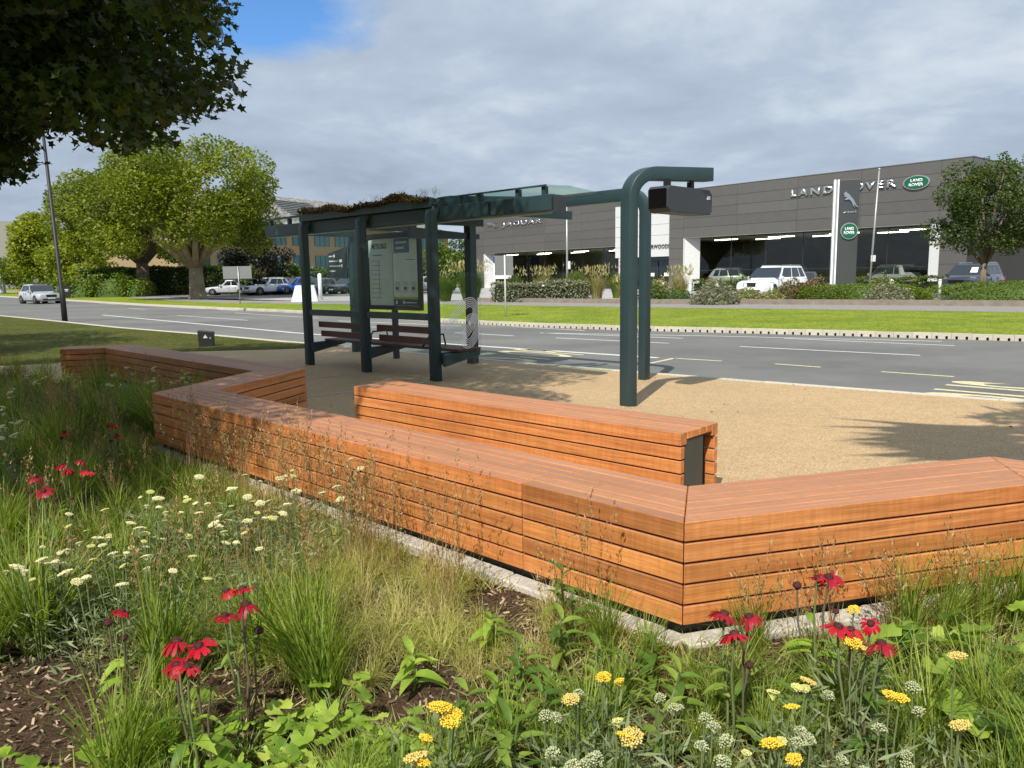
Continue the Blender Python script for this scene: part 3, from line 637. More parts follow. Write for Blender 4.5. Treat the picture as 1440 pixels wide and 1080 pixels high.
# ================================================================== DEALERSHIP
def facade_frame(name, label, A, ang): return thing(name, label, 'building', (A[0], A[1], 0), ang)
def panel_grid(parent, xs, zs, m, skip=None, y=-0.03, th=0.03, g=0.02):
    for i in range(len(xs) - 1):
        for j in range(len(zs) - 1):
            if skip and skip(xs[i], xs[i + 1], zs[j], zs[j + 1]): continue
            MB().box(xs[i] + g / 2, xs[i + 1] - g / 2, y, y + th, zs[j] + g / 2, zs[j + 1] - g / 2).build('cladding_panel', MATS[m], parent)
def showroom(parent, L, x0, x1, soff, cols, H, depth, seed):
    """grey clad block with a wide glazed opening between x0 and x1"""
    rows = [soff + (H - soff) * k / 5 for k in range(6)]
    body = MB()
    body.box(0, L, 0.0, 0.9, soff, H); body.box(0, x0, 0.0, 0.9, 0, soff - .001); body.box(x1, L, 0.0, 0.9, 0, soff - .001)
    body.box(0, 0.3, 0.901, depth, 0, H); body.box(L - 0.3, L, 0.901, depth, 0, H); body.box(0.301, L - 0.301, depth - 0.3, depth, 0, H); body.box(0.301, L - 0.301, 0.901, depth - .301, H - 0.4, H - .1)
    body.build('wall', MATS['joint_dark'], parent)
    panel_grid(parent, cols, rows, 'cladding')
    lows = [0.0] + [soff * k / 5 for k in range(1, 6)]
    panel_grid(parent, [0, x0 - .02], lows, 'cladding'); panel_grid(parent, [x1 + .55, L], lows, 'cladding')
    # splayed pale reveal round the opening
    MB().box(x0 + .005, x1 - .005, -0.02, 0.88, soff - 0.05, soff - 0.005).build('soffit', MATS['cladding_light'], parent)
    MB().box(x0 - 0.02, x0 + 0.06, -0.05, 0.88, 0, soff - .055).build('reveal', MATS['white_panel'], parent)
    MB().box(x1 - 0.06, x1 + 0.55, -0.05, 0.88, 0, soff - .055).build('reveal', MATS['white_panel'], parent)
    MB().prism([(0, 0)] * 0 + [(x0 + .06, .02), (x0 + 1.0, 0.9), (x0 + .06, 0.9)], 0.02, soff - .06).build('reveal', MATS['white_panel'], parent)
    # glazing in bays
    nb = max(4, round((x1 - x0) / 3.2)); bx = [x0 + 0.9 + (x1 - x0 - .96) * k / nb for k in range(nb + 1)]
    for k in range(nb): MB().box(bx[k] + .02, bx[k + 1] - .02, 0.93, 0.945, 0.25, soff - 0.08).build('window_pane', MATS['show_glass'], parent)
    for k in range(nb + 1): MB().box(bx[k] - .02, bx[k] + .02, 0.915, 0.99, 0.02, soff - .06).build('mullion', MATS['case_grey'], parent)
    MB().box(x0 + .9, x1 - .06, 0.92, 0.98, 1.62, 1.66).build('transom', MATS['case_grey'], parent)
    MB().box(x0 + .9, x1 - .06, 0.90, 1.1, 0.02, 0.24).build('plinth', MATS['case_grey'], parent)
    # room behind
    MB().box(0.31, L - .31, 0.99, depth - .31, 0.02, 0.06).build('showroom_floor', MATS['room_floor'], parent)
    MB().box(0.31, L - .31, 0.99, depth - .31, soff - .2, soff - .1).build('showroom_ceiling', MATS['room_ceiling'], parent)
    MB().box(0.31, L - .31, depth * .62, depth * .62 + .1, 0.061, soff - .21).build('showroom_back_wall', MATS['room_wall'], parent)
    rr = random.Random(seed)
    for k in range(7):
        x = x0 + 1.5 + (x1 - x0 - 4.5) * k / 6; y = 2.2 + (k % 2) * 2.2
        MB().box(x, x + 2.2, y, y + .12, soff - .27, soff - .21).build('ceiling_light', MATS['tube_light'], parent)
mat('room_floor', (0.22, 0.22, 0.21), 0.3); mat('room_ceiling', (0.36, 0.35, 0.27), 0.8); mat('room_wall', (0.09, 0.088, 0.075), 0.7, var=0.5, scale=0.4)
mat('tube_light', (0.6, 0.6, 0.55), 0.5, emit=(1, 0.95, 0.8), estr=9.0)
AL = -50.0
lr = facade_frame('car_showroom', 'dark grey clad showroom with green oval badge and wide glass front', (13.7, 67.0), R_(AL))
showroom(lr, 23.5, 1.55, 21.3, 4.4, [0, 1.5, 6.7, 11.8, 16.55, 21.7, 23.5], 8.3, 17, 3)
MB().box(-0.05, 23.55, -0.05, 17.05, 8.301, 8.36).build('parapet', MATS['cladding'], lr)
for j in range(10): MB().box(23.501, 23.53, 0.02 + 1.7 * j, 1.70 + 1.7 * j, 4.4, 8.28).build('cladding_panel', MATS['cladding'], lr)
def wall_text(parent, body, x, z, w, h, m, dep=0.06, y=-0.09, bold=0.02, sp=1.0):
    M4 = Matrix(((1, 0, 0, x), (0, 0, -1, y + 0.0), (0, 1, 0, z), (0, 0, 0, 1))); return text_mesh('letters', body, w, h, dep, m, parent, M4, bold, sp)
wall_text(lr, 'LAND', 11.3, 6.92, 3.25, 0.52, 'chrome', 0.10, -0.04, 0.03, 1.25); wall_text(lr, 'ROVER', 15.2, 6.92, 3.75, 0.52, 'chrome', 0.10, -0.04, 0.03, 1.2)
def oval_badge(parent, x, z, rx, rz, y=-0.04, tilt=0.0):
    n = 32
    def ring(sx, sz, y0, y1): return MB().prism_xz([(x + sx * math.cos(2 * math.pi * k / n), z + sz * math.sin(2 * math.pi * k / n)) for k in range(n)], y0, y1)
    ring(rx, rz, y - .10, y).build('badge_rim', MATS['galvanised'], parent); g = ring(rx * .90, rz * .87, y - .125, y - .1005).build('badge', MATS['badge_green'], parent)
    for body, zz, w in (('LAND', 0.08, 0.95), ('ROVER', -0.52, 1.15)):
        M4 = Matrix(((1, 0, 0.0, x - rx * w / 2 * .95 + (0.02 if zz > 0 else 0)), (0, 0, -1, y - .1255), (0, 1, 0, z + rz * zz), (0, 0, 0, 1)))
        text_mesh('letters', body, rx * w * .95, rz * 0.42, 0.012, 'bright_white', g, M4, 0.03)
oval_badge(lr, 20.22, 7.08, 0.84, 0.46)
# leaping cat emblem (x to the right, cat leaps left), unit box 1 x 0.5
CAT = [(0.0, .36), (.05, .43), (.12, .47), (.17, .50), (.20, .46), (.28, .45), (.38, .43), (.50, .37), (.60, .33), (.70, .27), (.80, .18), (.88, .11), (1.0, .06), (.97, .03), (.86, .05), (.76, .09), (.70, .07), (.80, .0), (.76, -.02), (.64, .06), (.58, .14), (.50, .19), (.40, .22), (.32, .22), (.22, .17), (.10, .15), (.06, .18), (.12, .21), (.20, .25), (.22, .29), (.16, .28), (.05, .26), (.02, .29), (.10, .33), (.08, .34), (.02, .33)]
def cat(parent, x, z, w, h, y, dep, m='chrome'): return MB().prism_xz([(x + p[0] * w, z + p[1] * h * 2) for p in CAT], y, y + dep).build('emblem', MATS[m], parent)
ja = facade_frame('car_showroom', 'dark grey clad showroom with silver leaping cat sign, seen past the shelter roof', (-4.5, 94.5), math.atan2(74.4 - 94.5, 14.8))
showroom(ja, 26.0, 2.4, 25.2, 4.1, [0.4, 2.4, 8.2, 14.0, 19.8, 26.0], 8.3, 16, 5)
MB().box(0.35, 26.05, -0.05, 16.05, 8.301, 8.36).build('parapet', MATS['cladding'], ja)
cat(ja, 3.2, 6.95, 2.3, 0.75, -0.12, 0.09); wall_text(ja, 'JAGUAR', 6.3, 6.85, 7.2, 0.62, 'chrome', 0.10, -0.04, 0.02, 1.15)
sg = MB().box(4.9, 8.3, -0.42, -0.36, 1.1, 3.5).build('window_poster', MATS['poster_white'], ja); MB().box(4.9, 5.9, -0.425, -0.4201, 2.9, 3.6).build('window_poster', MATS['poster_blue'], ja)
# white entrance bay between the two showrooms
en = thing('entrance_block', 'white panelled entrance block between the two grey showrooms', 'building', (13.7, 67.0, 0), R_(AL))
MB().box(-6.5, -0.06, 0.35, 12, 2.9, 7.55).build('wall', MATS['joint_dark'], en)
for j in range(5):
    for i in range(2): MB().box(-6.5 + 3.2 * i + .01, -3.3 + 3.2 * i - .01, 0.31, 0.349, 2.9 + .93 * j + .012, 2.9 + .93 * (j + 1) - .012).build('wall_panel', MATS['white_panel'], en)
MB().box(-6.5, -0.06, 1.0, 12, 0, 2.89).build('lobby', MATS['dark_glass'], en)
for x in (-5.2, -3.6, -2.0, -0.4): MB().box(x - .04, x + .04, 0.93, 0.99, 0.0, 2.6).build('door_frame', MATS['case_grey'], en)
MB().box(-6.5, -0.06, 0.93, 0.99, 2.5, 2.58).build('door_frame', MATS['case_grey'], en)
wall_text(en, 'HARWOODS', -2.82, 3.62, 2.68, 0.34, 'letter_black', 0.04, 0.27, 0.0, 1.1)
for x in (-2.9, -1.3): MB().box(x, x + .5, 0.985, 0.999, 1.2, 1.5).build('notice', MATS['bright_white'], en)
# pylon
py = thing('pylon_sign', 'tall dark pylon sign with white edge, cat emblem and round green badge', 'sign', (20.4, 48.2, 0), R_(-14))
MB().prism([(-0.16, -0.02), (1.02, -0.02), (1.02, 0.28), (-0.16, 0.28)], 0, 6.95).build('body', MATS['pylon_grey'] if 'pylon_grey' in MATS else mat('pylon_grey', (0.05, 0.055, 0.055), 0.35, coat=0.3), py, bevel=0.02)
ed_ = MB(); ed_.box(-0.46, -0.36, -0.06, 0.3, 0, 6.98); ed_.box(-0.24, -0.163, -0.06, 0.3, 0, 6.98); ed_.build('edge_strip', MATS['bright_white'], py); MB().box(-0.3598, -0.2402, -0.04, 0.28, 0, 6.96).build('edge_core', MATS['galvanised'], py)
MB().prism_xz([(0.10 + p[0] * 0.85, 5.55 + (p[1] * 1.5) - p[0] * .35) for p in CAT], -0.10, -0.021).build('emblem', MATS['chrome'], py)
text_mesh('letters', 'JAGUAR', 0.78, 0.14, 0.03, 'chrome', py, Matrix(((1, 0, 0, 0.12), (0, 0, -1, -0.021), (0, 1, 0, 4.92), (0, 0, 0, 1))), 0.02, 1.1)
n = 28; ring = lambda r, y0, y1: MB().prism_xz([(0.50 + r * math.cos(2 * math.pi * k / n), 3.86 + r * math.sin(2 * math.pi * k / n)) for k in range(n)], y0, y1)
ring(.50, -0.12, -0.021).build('badge_rim', MATS['galvanised'], py); g = ring(.45, -0.14, -0.121).build('badge', MATS['badge_green'], py)
for body, zz, w in (('LAND', 3.90, .5), ('ROVER', 3.66, .62)): text_mesh('letters', body, w, 0.19, 0.012, 'bright_white', g, Matrix(((1, 0, 0, .5 - w / 2), (0, 0, -1, -.1405), (0, 1, 0, zz), (0, 0, 0, 1))), .03)
# ================================================================== TREES, SHRUBS, HEDGES
LOBE = np.array([(0, 0), (.40, .02), (.26, .30), (.48, .58), (.14, .58), (0, 1.0), (-.14, .58), (-.48, .58), (-.26, .30), (-.40, .02)], float)
STAR = np.array([(0, 0), (.16, .10), (.46, -.02), (.30, .26), (.50, .52), (.20, .50), (0, 1.0), (-.20, .50), (-.50, .52), (-.30, .26), (-.46, -.02), (-.16, .10)], float)
OVAL = np.array([(0, 0), (.26, .30), (.24, .65), (0, 1), (-.24, .65), (-.26, .30)], float)
DIAM = np.array([(0, 0), (.34, .45), (0, 1), (-.34, .45)], float)
SPEAR = np.array([(0, 0), (.07, .3), (0, 1), (-.07, .3)], float)
def unit(n): v = rng.normal(size=(n, 3)); return v / np.linalg.norm(v, axis=1, keepdims=True)
def leaves_at(P, shape, size, out=None, up=0.4, droop=0.0):
    """place leaf polygons at points P, random facing with an upward bias"""
    n = len(P); nrm = unit(n); nrm[:, 2] = np.abs(nrm[:, 2]) + up; nrm /= np.linalg.norm(nrm, axis=1, keepdims=True)
    d = unit(n)
    if out is not None: d = d * 0.7 + out
    d[:, 2] -= droop
    d -= nrm * np.sum(d * nrm, axis=1, keepdims=True); d /= np.linalg.norm(d, axis=1, keepdims=True) + 1e-9; s = np.cross(nrm, d)
    sz = size * rng.uniform(0.65, 1.25, n)
    V = P[:, None, :] + (shape[None, :, 0:1] * s[:, None, :] + shape[None, :, 1:2] * d[:, None, :]) * sz[:, None, None]
    fold = np.abs(shape[:, 0]) * 0.35; V += nrm[:, None, :] * (fold[None, :, None] * sz[:, None, None])
    return V
def blob_points(cs, rs, n, shell=0.55):
    cs = np.array(cs, float); rs = np.array(rs, float)
    if rs.ndim == 1: rs = np.stack([rs] * 3, 1)
    w = rs[:, 0] * rs[:, 1]; idx = rng.choice(len(cs), n, p=w / w.sum()); u = unit(n)
    rad = shell + (1 - shell) * rng.random(n) ** 0.6
    rad = np.where(rng.random(n) < 0.12, rad * 1.12, rad)
    return cs[idx] + u * rs[idx] * rad[:, None], u, idx
def crown_blobs(c, R, nb, br, low=-0.6, rr=None):
    """blob centres over an ellipsoid crown"""
    cs, rs = [], []
    for _ in range(nb):
        while True:
            u = unit(1)[0]
            if u[2] > low: break
        f = rng.uniform(0.55, 0.92); cs.append((c[0] + u[0] * R[0] * f, c[1] + u[1] * R[1] * f, c[2] + u[2] * R[2] * f)); r = br * rng.uniform(0.7, 1.25); rs.append((r, r, r * 0.8))
    return cs, rs
def tree(name, label, base, th, tr, cs, rs, nl, size, lm, bark='bark', shape=DIAM, group=None, limbs=9, lean=(0, 0), trunk_top=None, shell=0.55, up=0.4):
    t = thing(name, label, 'tree', (base[0], base[1], 0), 0, group); B = np.array([base[0], base[1], 0.0])
    cs = np.array(cs, float) - B; tb = MB(); top = Vector((lean[0], lean[1], th))
    tb.tube([(0, 0, -0.1), (0.02, 0, 0.25), (lean[0] * .35, lean[1] * .35, th * .5), top], [tr * 1.5, tr * 1.08, tr * .92, tr * .8], 10)
    order = rng.permutation(len(cs))[:limbs]
    for k in order:
        e = Vector(cs[k]); m1 = top.lerp(e, 0.45) + Vector((0, 0, 0.12 * (e - top).length)); tb.tube([top - Vector((0, 0, tr * .6)), m1, e], [tr * .55, tr * .3, tr * .1], 6)
    tb.build('trunk', MATS[bark], t)
    P, u, idx = blob_points(cs, rs, nl, shell); V = leaves_at(P, shape, size, u * 0.5, up)
    ct = rng.random(len(cs)); tint = np.clip(0.55 * ct[idx] + 0.45 * rng.random(nl), 0, 1)
    o = bpy.data.objects.new('crown', np_mesh('crown', V, MATS[lm], tint)); link(o, t); return t
mat('bark', (0.16, 0.125, 0.09), 0.9, var=0.35, scale=5, bump=0.5, bscale=30, stretch=(1, 1, .3)); mat('bark_pale', (0.27, 0.22, 0.155), 0.85, var=0.4, scale=1.6, bump=0.4, bscale=14)
leaf_mat('leaf_plane', (0.070, 0.110, 0.010), (0.27, 0.30, 0.028), 0.36); leaf_mat('leaf_yellowish', (0.14, 0.19, 0.014), (0.33, 0.35, 0.035), 0.34)
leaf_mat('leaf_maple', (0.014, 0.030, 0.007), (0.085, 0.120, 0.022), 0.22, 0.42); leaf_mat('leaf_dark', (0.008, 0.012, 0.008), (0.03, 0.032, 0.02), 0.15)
leaf_mat('leaf_mid', (0.045, 0.085, 0.012), (0.13, 0.19, 0.03), 0.3); leaf_mat('leaf_street', (0.022, 0.05, 0.012), (0.12, 0.16, 0.03), 0.26)
leaf_mat('leaf_mound', (0.07, 0.12, 0.012), (0.19, 0.25, 0.03), 0.25); leaf_mat('leaf_hedge', (0.05, 0.09, 0.012), (0.14, 0.20, 0.03), 0.25)
leaf_mat('leaf_grey', (0.14, 0.15, 0.09), (0.30, 0.30, 0.19), 0.2); leaf_mat('leaf_bronze', (0.09, 0.08, 0.03), (0.24, 0.17, 0.06), 0.25)
leaf_mat('leaf_straw', (0.22, 0.20, 0.08), (0.50, 0.43, 0.20), 0.25); leaf_mat('leaf_olive', (0.15, 0.16, 0.05), (0.34, 0.33, 0.13), 0.25)

# two broad plane trees and the smaller ones along the far verge
cs, rs = crown_blobs((-25.2, 61, 7.3), (8.0, 7.0, 5.0), 80, 1.55, -0.72)
t_ = tree('plane_tree', 'broad spreading plane tree with pale forked trunk on the far verge', (-24.8, 61.3), 2.7, 0.62, cs, rs, 52000, 0.25, 'leaf_plane', 'bark_pale', limbs=22)
cs, rs = crown_blobs((-38.5, 79, 8.0), (8.2, 7.0, 6.2), 70, 1.6, -0.72)
tree('plane_tree', 'tall plane tree with dark trunk left behind the broad spreading one', (-37.6, 79.5), 3.6, 0.7, cs, rs, 42000, 0.29, 'leaf_plane', 'bark', limbs=14)
cs, rs = crown_blobs((-60.2, 100, 5.6), (3.7, 3.6, 4.9), 36, 1.3, -0.8)
tree('lime_tree', 'yellow-green rounded tree behind the street lamp', (-60.5, 100), 1.8, 0.3, cs, rs, 11000, 0.42, 'leaf_yellowish', limbs=8)
cs, rs = crown_blobs((-50.5, 92, 3.6), (4.4, 3.6, 3.0), 20, 1.3, -0.8)
tree('lime_tree', 'low light green tree between the street lamp tree and the plane trees', (-50.5, 92), 1.3, 0.25, cs, rs, 6000, 0.38, 'leaf_yellowish', limbs=6)
for px, dy, tz, rx, lb in ((-75, 112, 5.4, 6.0, 'rounded green tree at the left picture edge'), (-92, 120, 5.4, 6.0, 'green tree standing beyond the left picture edge')):
    cs, rs = crown_blobs((px, dy, tz * .58), (rx, 5, tz * .45), 26, 1.7, -0.85); tree('lime_tree', lb, (px, dy), 1.4, 0.3, cs, rs, 7000, 0.45, 'leaf_plane', limbs=6)
cs, rs = crown_blobs((-24.3, 74.5, 3.6), (3.3, 2.6, 1.6), 20, 0.95, -0.6)
tree('copper_tree', 'small dark copper-leaved tree over the parked cars', (-24.2, 74.5), 1.5, 0.16, cs, rs, 5200, 0.28, 'leaf_dark', limbs=9)
for i, (x, y, h, rx) in enumerate(((-10.2, 108, 5.8, 3.2), (-6.4, 104, 6.6, 3.0), (-3.2, 112, 5.6, 3.0))):
    cs, rs = crown_blobs((x, y, h * .52), (rx, rx, h * .5), 18, 1.1, -0.9); tree('garden_tree', ('bushy green tree behind the shelter, left of three', 'tallest bushy green tree left of the grey showroom', 'bushy green tree half hidden by the corner of the grey showroom')[i], (x, y), 1.0, 0.15, cs, rs, 5000, 0.34, 'leaf_mid', limbs=5, group='trees beside the showroom')
cs, rs = crown_blobs((22.9, 37.0, 4.05), (2.75, 2.6, 2.55), 46, 0.72, -0.85)
cs += [(22.9 + rng.uniform(-1.6, 1.8), 37 + rng.uniform(-1, 1), 5.9 + rng.uniform(-.2, .55)) for _ in range(12)]; rs += [(0.22, 0.22, 0.5)] * 12
tree('street_tree', 'dense round-headed green tree before the right end of the showroom', (22.6, 37.0), 1.7, 0.17, cs, rs, 26000, 0.13, 'leaf_street', limbs=14)
# wood far off that closes the horizon
P = []
for k in range(260):
    x = -330 + 760 * (k + rng.random()) / 260; P.append((x, 300 + 60 * math.sin(x * .013) + rng.uniform(-8, 8), rng.uniform(2, 6.5)))
Pp, u, idx = blob_points(P, [(6.5, 5, 3.6)] * len(P), 26000, 0.6); tn = rng.random(len(P))
o = bpy.data.objects.new('distant_wood', np_mesh('distant_wood', leaves_at(Pp, DIAM, 1.25, u * .5), MATS['leaf_mid'], np.clip(.6 * tn[idx] + .4 * rng.random(len(idx)), 0, 1))); link(o); tag(o, 'distant line of green trees along the horizon', 'wood', kind='stuff')

# the maple overhead at the left; its crown shades the bed, the bench end and the shelter
MC = np.array((-7.3, 5.0, 6.9)); cs, rs = [], []
def low_edge(c):                 # underside of the crown: lower by the trunk, rising towards its tip
    q = -c[0] / max(c[1], .1); return 1.5 + c[1] * float(np.interp(q, (.34, .42, .52, .60, .68, .8), (.24, .165, .150, .145, .108, .09))) + .12 * math.sin(c[0] * 5.1 + c[1] * 2.3)
while len(cs) < 260:             # main crown, mostly above the frame
    u = unit(1)[0]; f = rng.uniform(0.1, 1.0) ** .4; c = MC + u * np.array((5.4, 6.0, 3.9)) * f; r = rng.uniform(0.55, 0.95); rr_ = (r, r, r * .7)
    if c[2] < 1.5 + .42 * max(c[1], 1) + .6 or c[2] < 3.2: continue
    cs.append(tuple(c)); rs.append(rr_)
while len(cs) < 425:             # lower skirt that hangs into view
    y = rng.uniform(6.2, 11.3); q = rng.uniform(.33, .85); r = rng.uniform(.36, .66); c = np.array((-q * y, y, 1.5 + y * rng.uniform(.10, .46)))
    if c[2] - r * .62 < low_edge(c) or c[0] + r * .9 > -.328 * y: continue
    cs.append(tuple(c)); rs.append((r, r, r * .66))
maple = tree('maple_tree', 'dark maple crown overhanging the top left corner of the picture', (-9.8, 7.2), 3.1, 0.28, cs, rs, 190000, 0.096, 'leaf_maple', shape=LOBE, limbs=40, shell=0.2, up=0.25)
cs, rs = crown_blobs((-16.5, 12.0, 6.2), (4.6, 5.2, 3.0), 60, 1.0, -0.8)
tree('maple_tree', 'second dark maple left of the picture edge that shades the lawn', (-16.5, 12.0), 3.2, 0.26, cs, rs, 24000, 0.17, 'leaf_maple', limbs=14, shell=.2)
# tree behind the right shoulder of the viewer: only its spiky shadow falls into view
cs, rs = crown_blobs((4.5, 1.6, 6.1), (1.7, 1.3, 1.1), 24, 0.6, -1.0)
t_ = tree('yucca_tree', 'spiky-leaved tree outside the right edge whose pointed shadow falls on the gravel', (5.9, 0.6), 4.9, 0.12, cs, rs, 5200, 0.30, 'leaf_street', limbs=10, shape=SPEAR * np.array((2.2, 1)))
P = np.array([(2.35 + .05 * k, 1.2 + 0.24 * k, 5.6 + .12 * math.sin(k * 2.1)) for k in range(6)]); L_sp = []
for p in P:
    for q in range(11):
        a = math.pi + rng.uniform(-0.5, 0.35); ln = rng.uniform(0.7, 1.5); d = np.array((math.cos(a), math.sin(a), rng.uniform(-.25, .25))); s = np.array((-d[1], d[0], 0)); L_sp.append(np.array([p + (.8, 0, 0), p + d * ln * .3 + s * .10, p + d * ln, p + d * ln * .3 - s * .10]) - np.array((5.9, 0.6, 0)))
o = bpy.data.objects.new('spear_leaves', np_mesh('spear_leaves', np.array(L_sp), MATS['leaf_street'], rng.random(len(L_sp)))); link(o, t_); o['kind'] = 'stuff'

CORE = {'leaf_grey': (.10, .105, .06), 'leaf_olive': (.10, .11, .035), 'leaf_bronze': (.07, .055, .022), 'leaf_mid': (.035, .06, .012), 'leaf_hedge': (.03, .05, .01), 'leaf_straw': (.15, .13, .05), 'leaf_mound': (.06, .10, .014)}
def core_mat(lm): return mat('core_' + lm, CORE[lm], .9, var=.4, scale=9, bump=.8, bscale=20)
def shrub(name, label, cat, x, y, rx, ry, h, nl, size, lm, group=None, shape=DIAM, rz=0.0, flat=0.0, up=0.5, bumps=5):
    """bush: leaves over a lumpy dome, stems inside"""
    t = thing(name, label, cat, (x, y, 0), rz, group); st = MB()
    for k in range(5): a = k * 1.257 + rng.random(); st.tube([(0, 0, -.05), (rx * .3 * math.cos(a), ry * .3 * math.sin(a), h * .45), (rx * .55 * math.cos(a), ry * .55 * math.sin(a), h * .75)], [.025, .018, .008], 5)
    st.build('stems', MATS['bark'], t)
    MB().sphere((0, 0, -h * .05), 1.0, rx * .86, ry * .86, h * .86, 14, 9).build('twig_core', MATS['core_' + lm] if 'core_' + lm in MATS else core_mat(lm), t)
    u = unit(nl); u[:, 2] = np.abs(u[:, 2]); lum = 1 + 0.10 * np.sin(u[:, 0] * bumps + rx) * np.sin(u[:, 1] * bumps + 1.0) + 0.05 * np.sin(u[:, 0] * bumps * 2.3) ; ex = 1.0 - flat
    P = np.stack([np.sign(u[:, 0]) * np.abs(u[:, 0]) ** ex * rx, np.sign(u[:, 1]) * np.abs(u[:, 1]) ** ex * ry, u[:, 2] ** ex * h], 1) * (lum * (0.82 + .2 * rng.random(nl) ** .5))[:, None]
    o = bpy.data.objects.new('foliage', np_mesh('foliage', leaves_at(P, shape, size, u * .6, up), MATS[lm], np.clip(rng.random(nl) * .7 + .3 * lum / 1.1 - .1, 0, 1))); link(o, t); return t
# clipped hedges under the plane trees
def hedge(label, x0, y0, x1, y1, h, w, nl, lm, size=0.22):
    d = Vector((x1 - x0, y1 - y0)); t = thing('clipped_hedge', label, 'hedge', ((x0 + x1) / 2, (y0 + y1) / 2, 0), math.atan2(d.y, d.x)); L = d.length
    MB().box(-L / 2 + .15, L / 2 - .15, -w / 2 + .15, w / 2 - .15, -.05, h - .18).build('twig_core', MATS['hedge_core'], t)
    a = rng.random(nl) * L - L / 2; side = rng.random(nl); yy = np.where(side < .4, -w / 2 + rng.normal(0, .04, nl), rng.uniform(-w / 2, w / 2, nl)); zz = np.where(side < .4, rng.random(nl) * h, h + .08 * np.sin(a * 1.3) + rng.normal(0, .04, nl))
    zz = np.where((side >= .4) & (side < .5), rng.random(nl) * h, zz); a = np.where((side >= .4) & (side < .5), np.sign(a) * L / 2, a)
    o = bpy.data.objects.new('foliage', np_mesh('foliage', leaves_at(np.stack([a, yy, zz], 1), DIAM, size), MATS[lm], rng.random(nl))); link(o, t)
mat('hedge_core', (0.02, 0.03, 0.01), 0.9, var=0.3)
for i, (x, y, w, h) in enumerate(((-47.2, 78, 1.6, 1.5), (-44.6, 77, 1.6, 1.6), (-42.0, 76.3, 1.8, 1.7), (-38.8, 75.6, 2.1, 2.2), (-36.2, 75.2, 1.2, 1.6))):
    shrub('clipped_bush', ('bright clipped bush, leftmost in the row behind the black board', 'bright clipped bush, second in the row under the plane trees', 'bright clipped bush, third in the row under the plane trees', 'largest bright clipped bush left of the dark tree trunk', 'small bright clipped bush against the dark tree trunk')[i], 'bush', x, y, w, 1.4, h, 1500, 0.22, 'leaf_mound', 'clipped bushes under the plane trees', flat=0.5)
hedge('tall dark hedge behind the forked plane tree trunk', -46, 84, -22, 79, 2.8, 1.6, 8000, 'leaf_hedge', 0.3)
hedge('long green hedge behind the parked cars', -30, 86, -6, 82, 2.4, 1.8, 7000, 'leaf_hedge', 0.32)
# beds along the dealership's edge
def plume_grass(label, x, y, h, r, nb, lm, plumes, group='tall ornamental grasses by the showroom'):
    t = thing('ornamental_grass', label, 'grass', (x, y, 0), 0, group); V, tn = blades(nb, h * .55, h, r, 0.030, 0.55); o = bpy.data.objects.new('blades', np_mesh('blades', V, MATS[lm], tn)); link(o, t)
    if plumes:
        a = rng.random(plumes) * 6.283; rr = r * .75 * rng.random(plumes) ** .5; zz = h * rng.uniform(.8, 1.12, plumes); P = np.stack([rr * np.cos(a), rr * np.sin(a), zz], 1); up_ = np.tile((0, 0, 1.0), (plumes, 1))
        o = bpy.data.objects.new('plumes', np_mesh('plumes', leaves_at(P, SPEAR * np.array((1.8, 1)), 0.24, up_ * 1.6, -.3), MATS['leaf_straw'], rng.random(plumes))); link(o, t)
def blades(n, l0, l1, r, w, bend, segs=3, base=0.25, upright=1.0):
    """arching tapered blades from a small base: returns quads and tints"""
    a = rng.random(n) * 2 * math.pi; L = rng.uniform(l0, l1, n); br = r * base * rng.random(n) ** .5; ba = rng.random(n) * 2 * math.pi
    B = np.stack([br * np.cos(ba), br * np.sin(ba), np.zeros(n)], 1); out = np.stack([np.cos(a), np.sin(a), np.zeros(n)], 1); side = np.stack([-np.sin(a), np.cos(a), np.zeros(n)], 1)
    k = rng.uniform(.15, 1.0, n) * bend; pts = []
    for i in range(segs + 1):
        f = i / segs; th = k * (0.25 + f * 1.15); pts.append(f)
    P = [B]; 
    for i in range(segs):
        f = (i + .5) / segs; th = k * (.3 + 1.7 * f); P.append(P[-1] + (out * np.sin(th)[:, None] + np.array((0, 0, 1.0)) * np.cos(th)[:, None] * upright) * (L / segs)[:, None])
    Q = []
    for i in range(segs):
        w0 = w * (1 - (i / segs) ** 2) ; w1 = w * (1 - ((i + 1) / segs) ** 2) + w * .06
        Q.append(np.stack([P[i] - side * w0 / 2, P[i] + side * w0 / 2, P[i + 1] + side * w1 / 2, P[i + 1] - side * w1 / 2], 1))
    V = np.concatenate(Q, 0); tn = rng.random(n); return V, np.tile(tn, segs)
for lb, x, y, h, r, nb, lm, pl in (('tall dense grass with straw plumes at the left end of the showroom bed', -2.4, 46.6, 2.1, 1.9, 1500, 'leaf_hedge', 260), ('feathery green grass beside the blue notice', 0.2, 47.5, 1.7, 1.2, 900, 'leaf_mid', 60), ('straw-tipped grass left of the tall pale lamp column', 2.0, 47.0, 1.75, 1.1, 800, 'leaf_olive', 160),
                                   ('round lime green fountain grass before the tall pale lamp column', 3.9, 46.5, 1.85, 1.35, 1300, 'leaf_mound', 20), ('round lime green fountain grass right of the tall pale lamp column', 6.6, 47.0, 1.7, 1.4, 1300, 'leaf_mound', 20), ('buff feathery grass right of the tall end post', 9.3, 42.5, 1.6, 1.0, 800, 'leaf_straw', 120),
                                   ('dark feathery grass at the left of the showroom bed', -3.9, 46.2, 1.7, 1.2, 900, 'leaf_hedge', 60), ('buff grass low in front of the pale hedge', 4.6, 41.3, 1.7, .9, 700, 'leaf_straw', 150), ('buff feathery grass behind the pale hedge end', 6.1, 41.4, 1.2, .9, 600, 'leaf_straw', 90)):
    plume_grass(lb, x, y, h, r, nb, lm, pl)
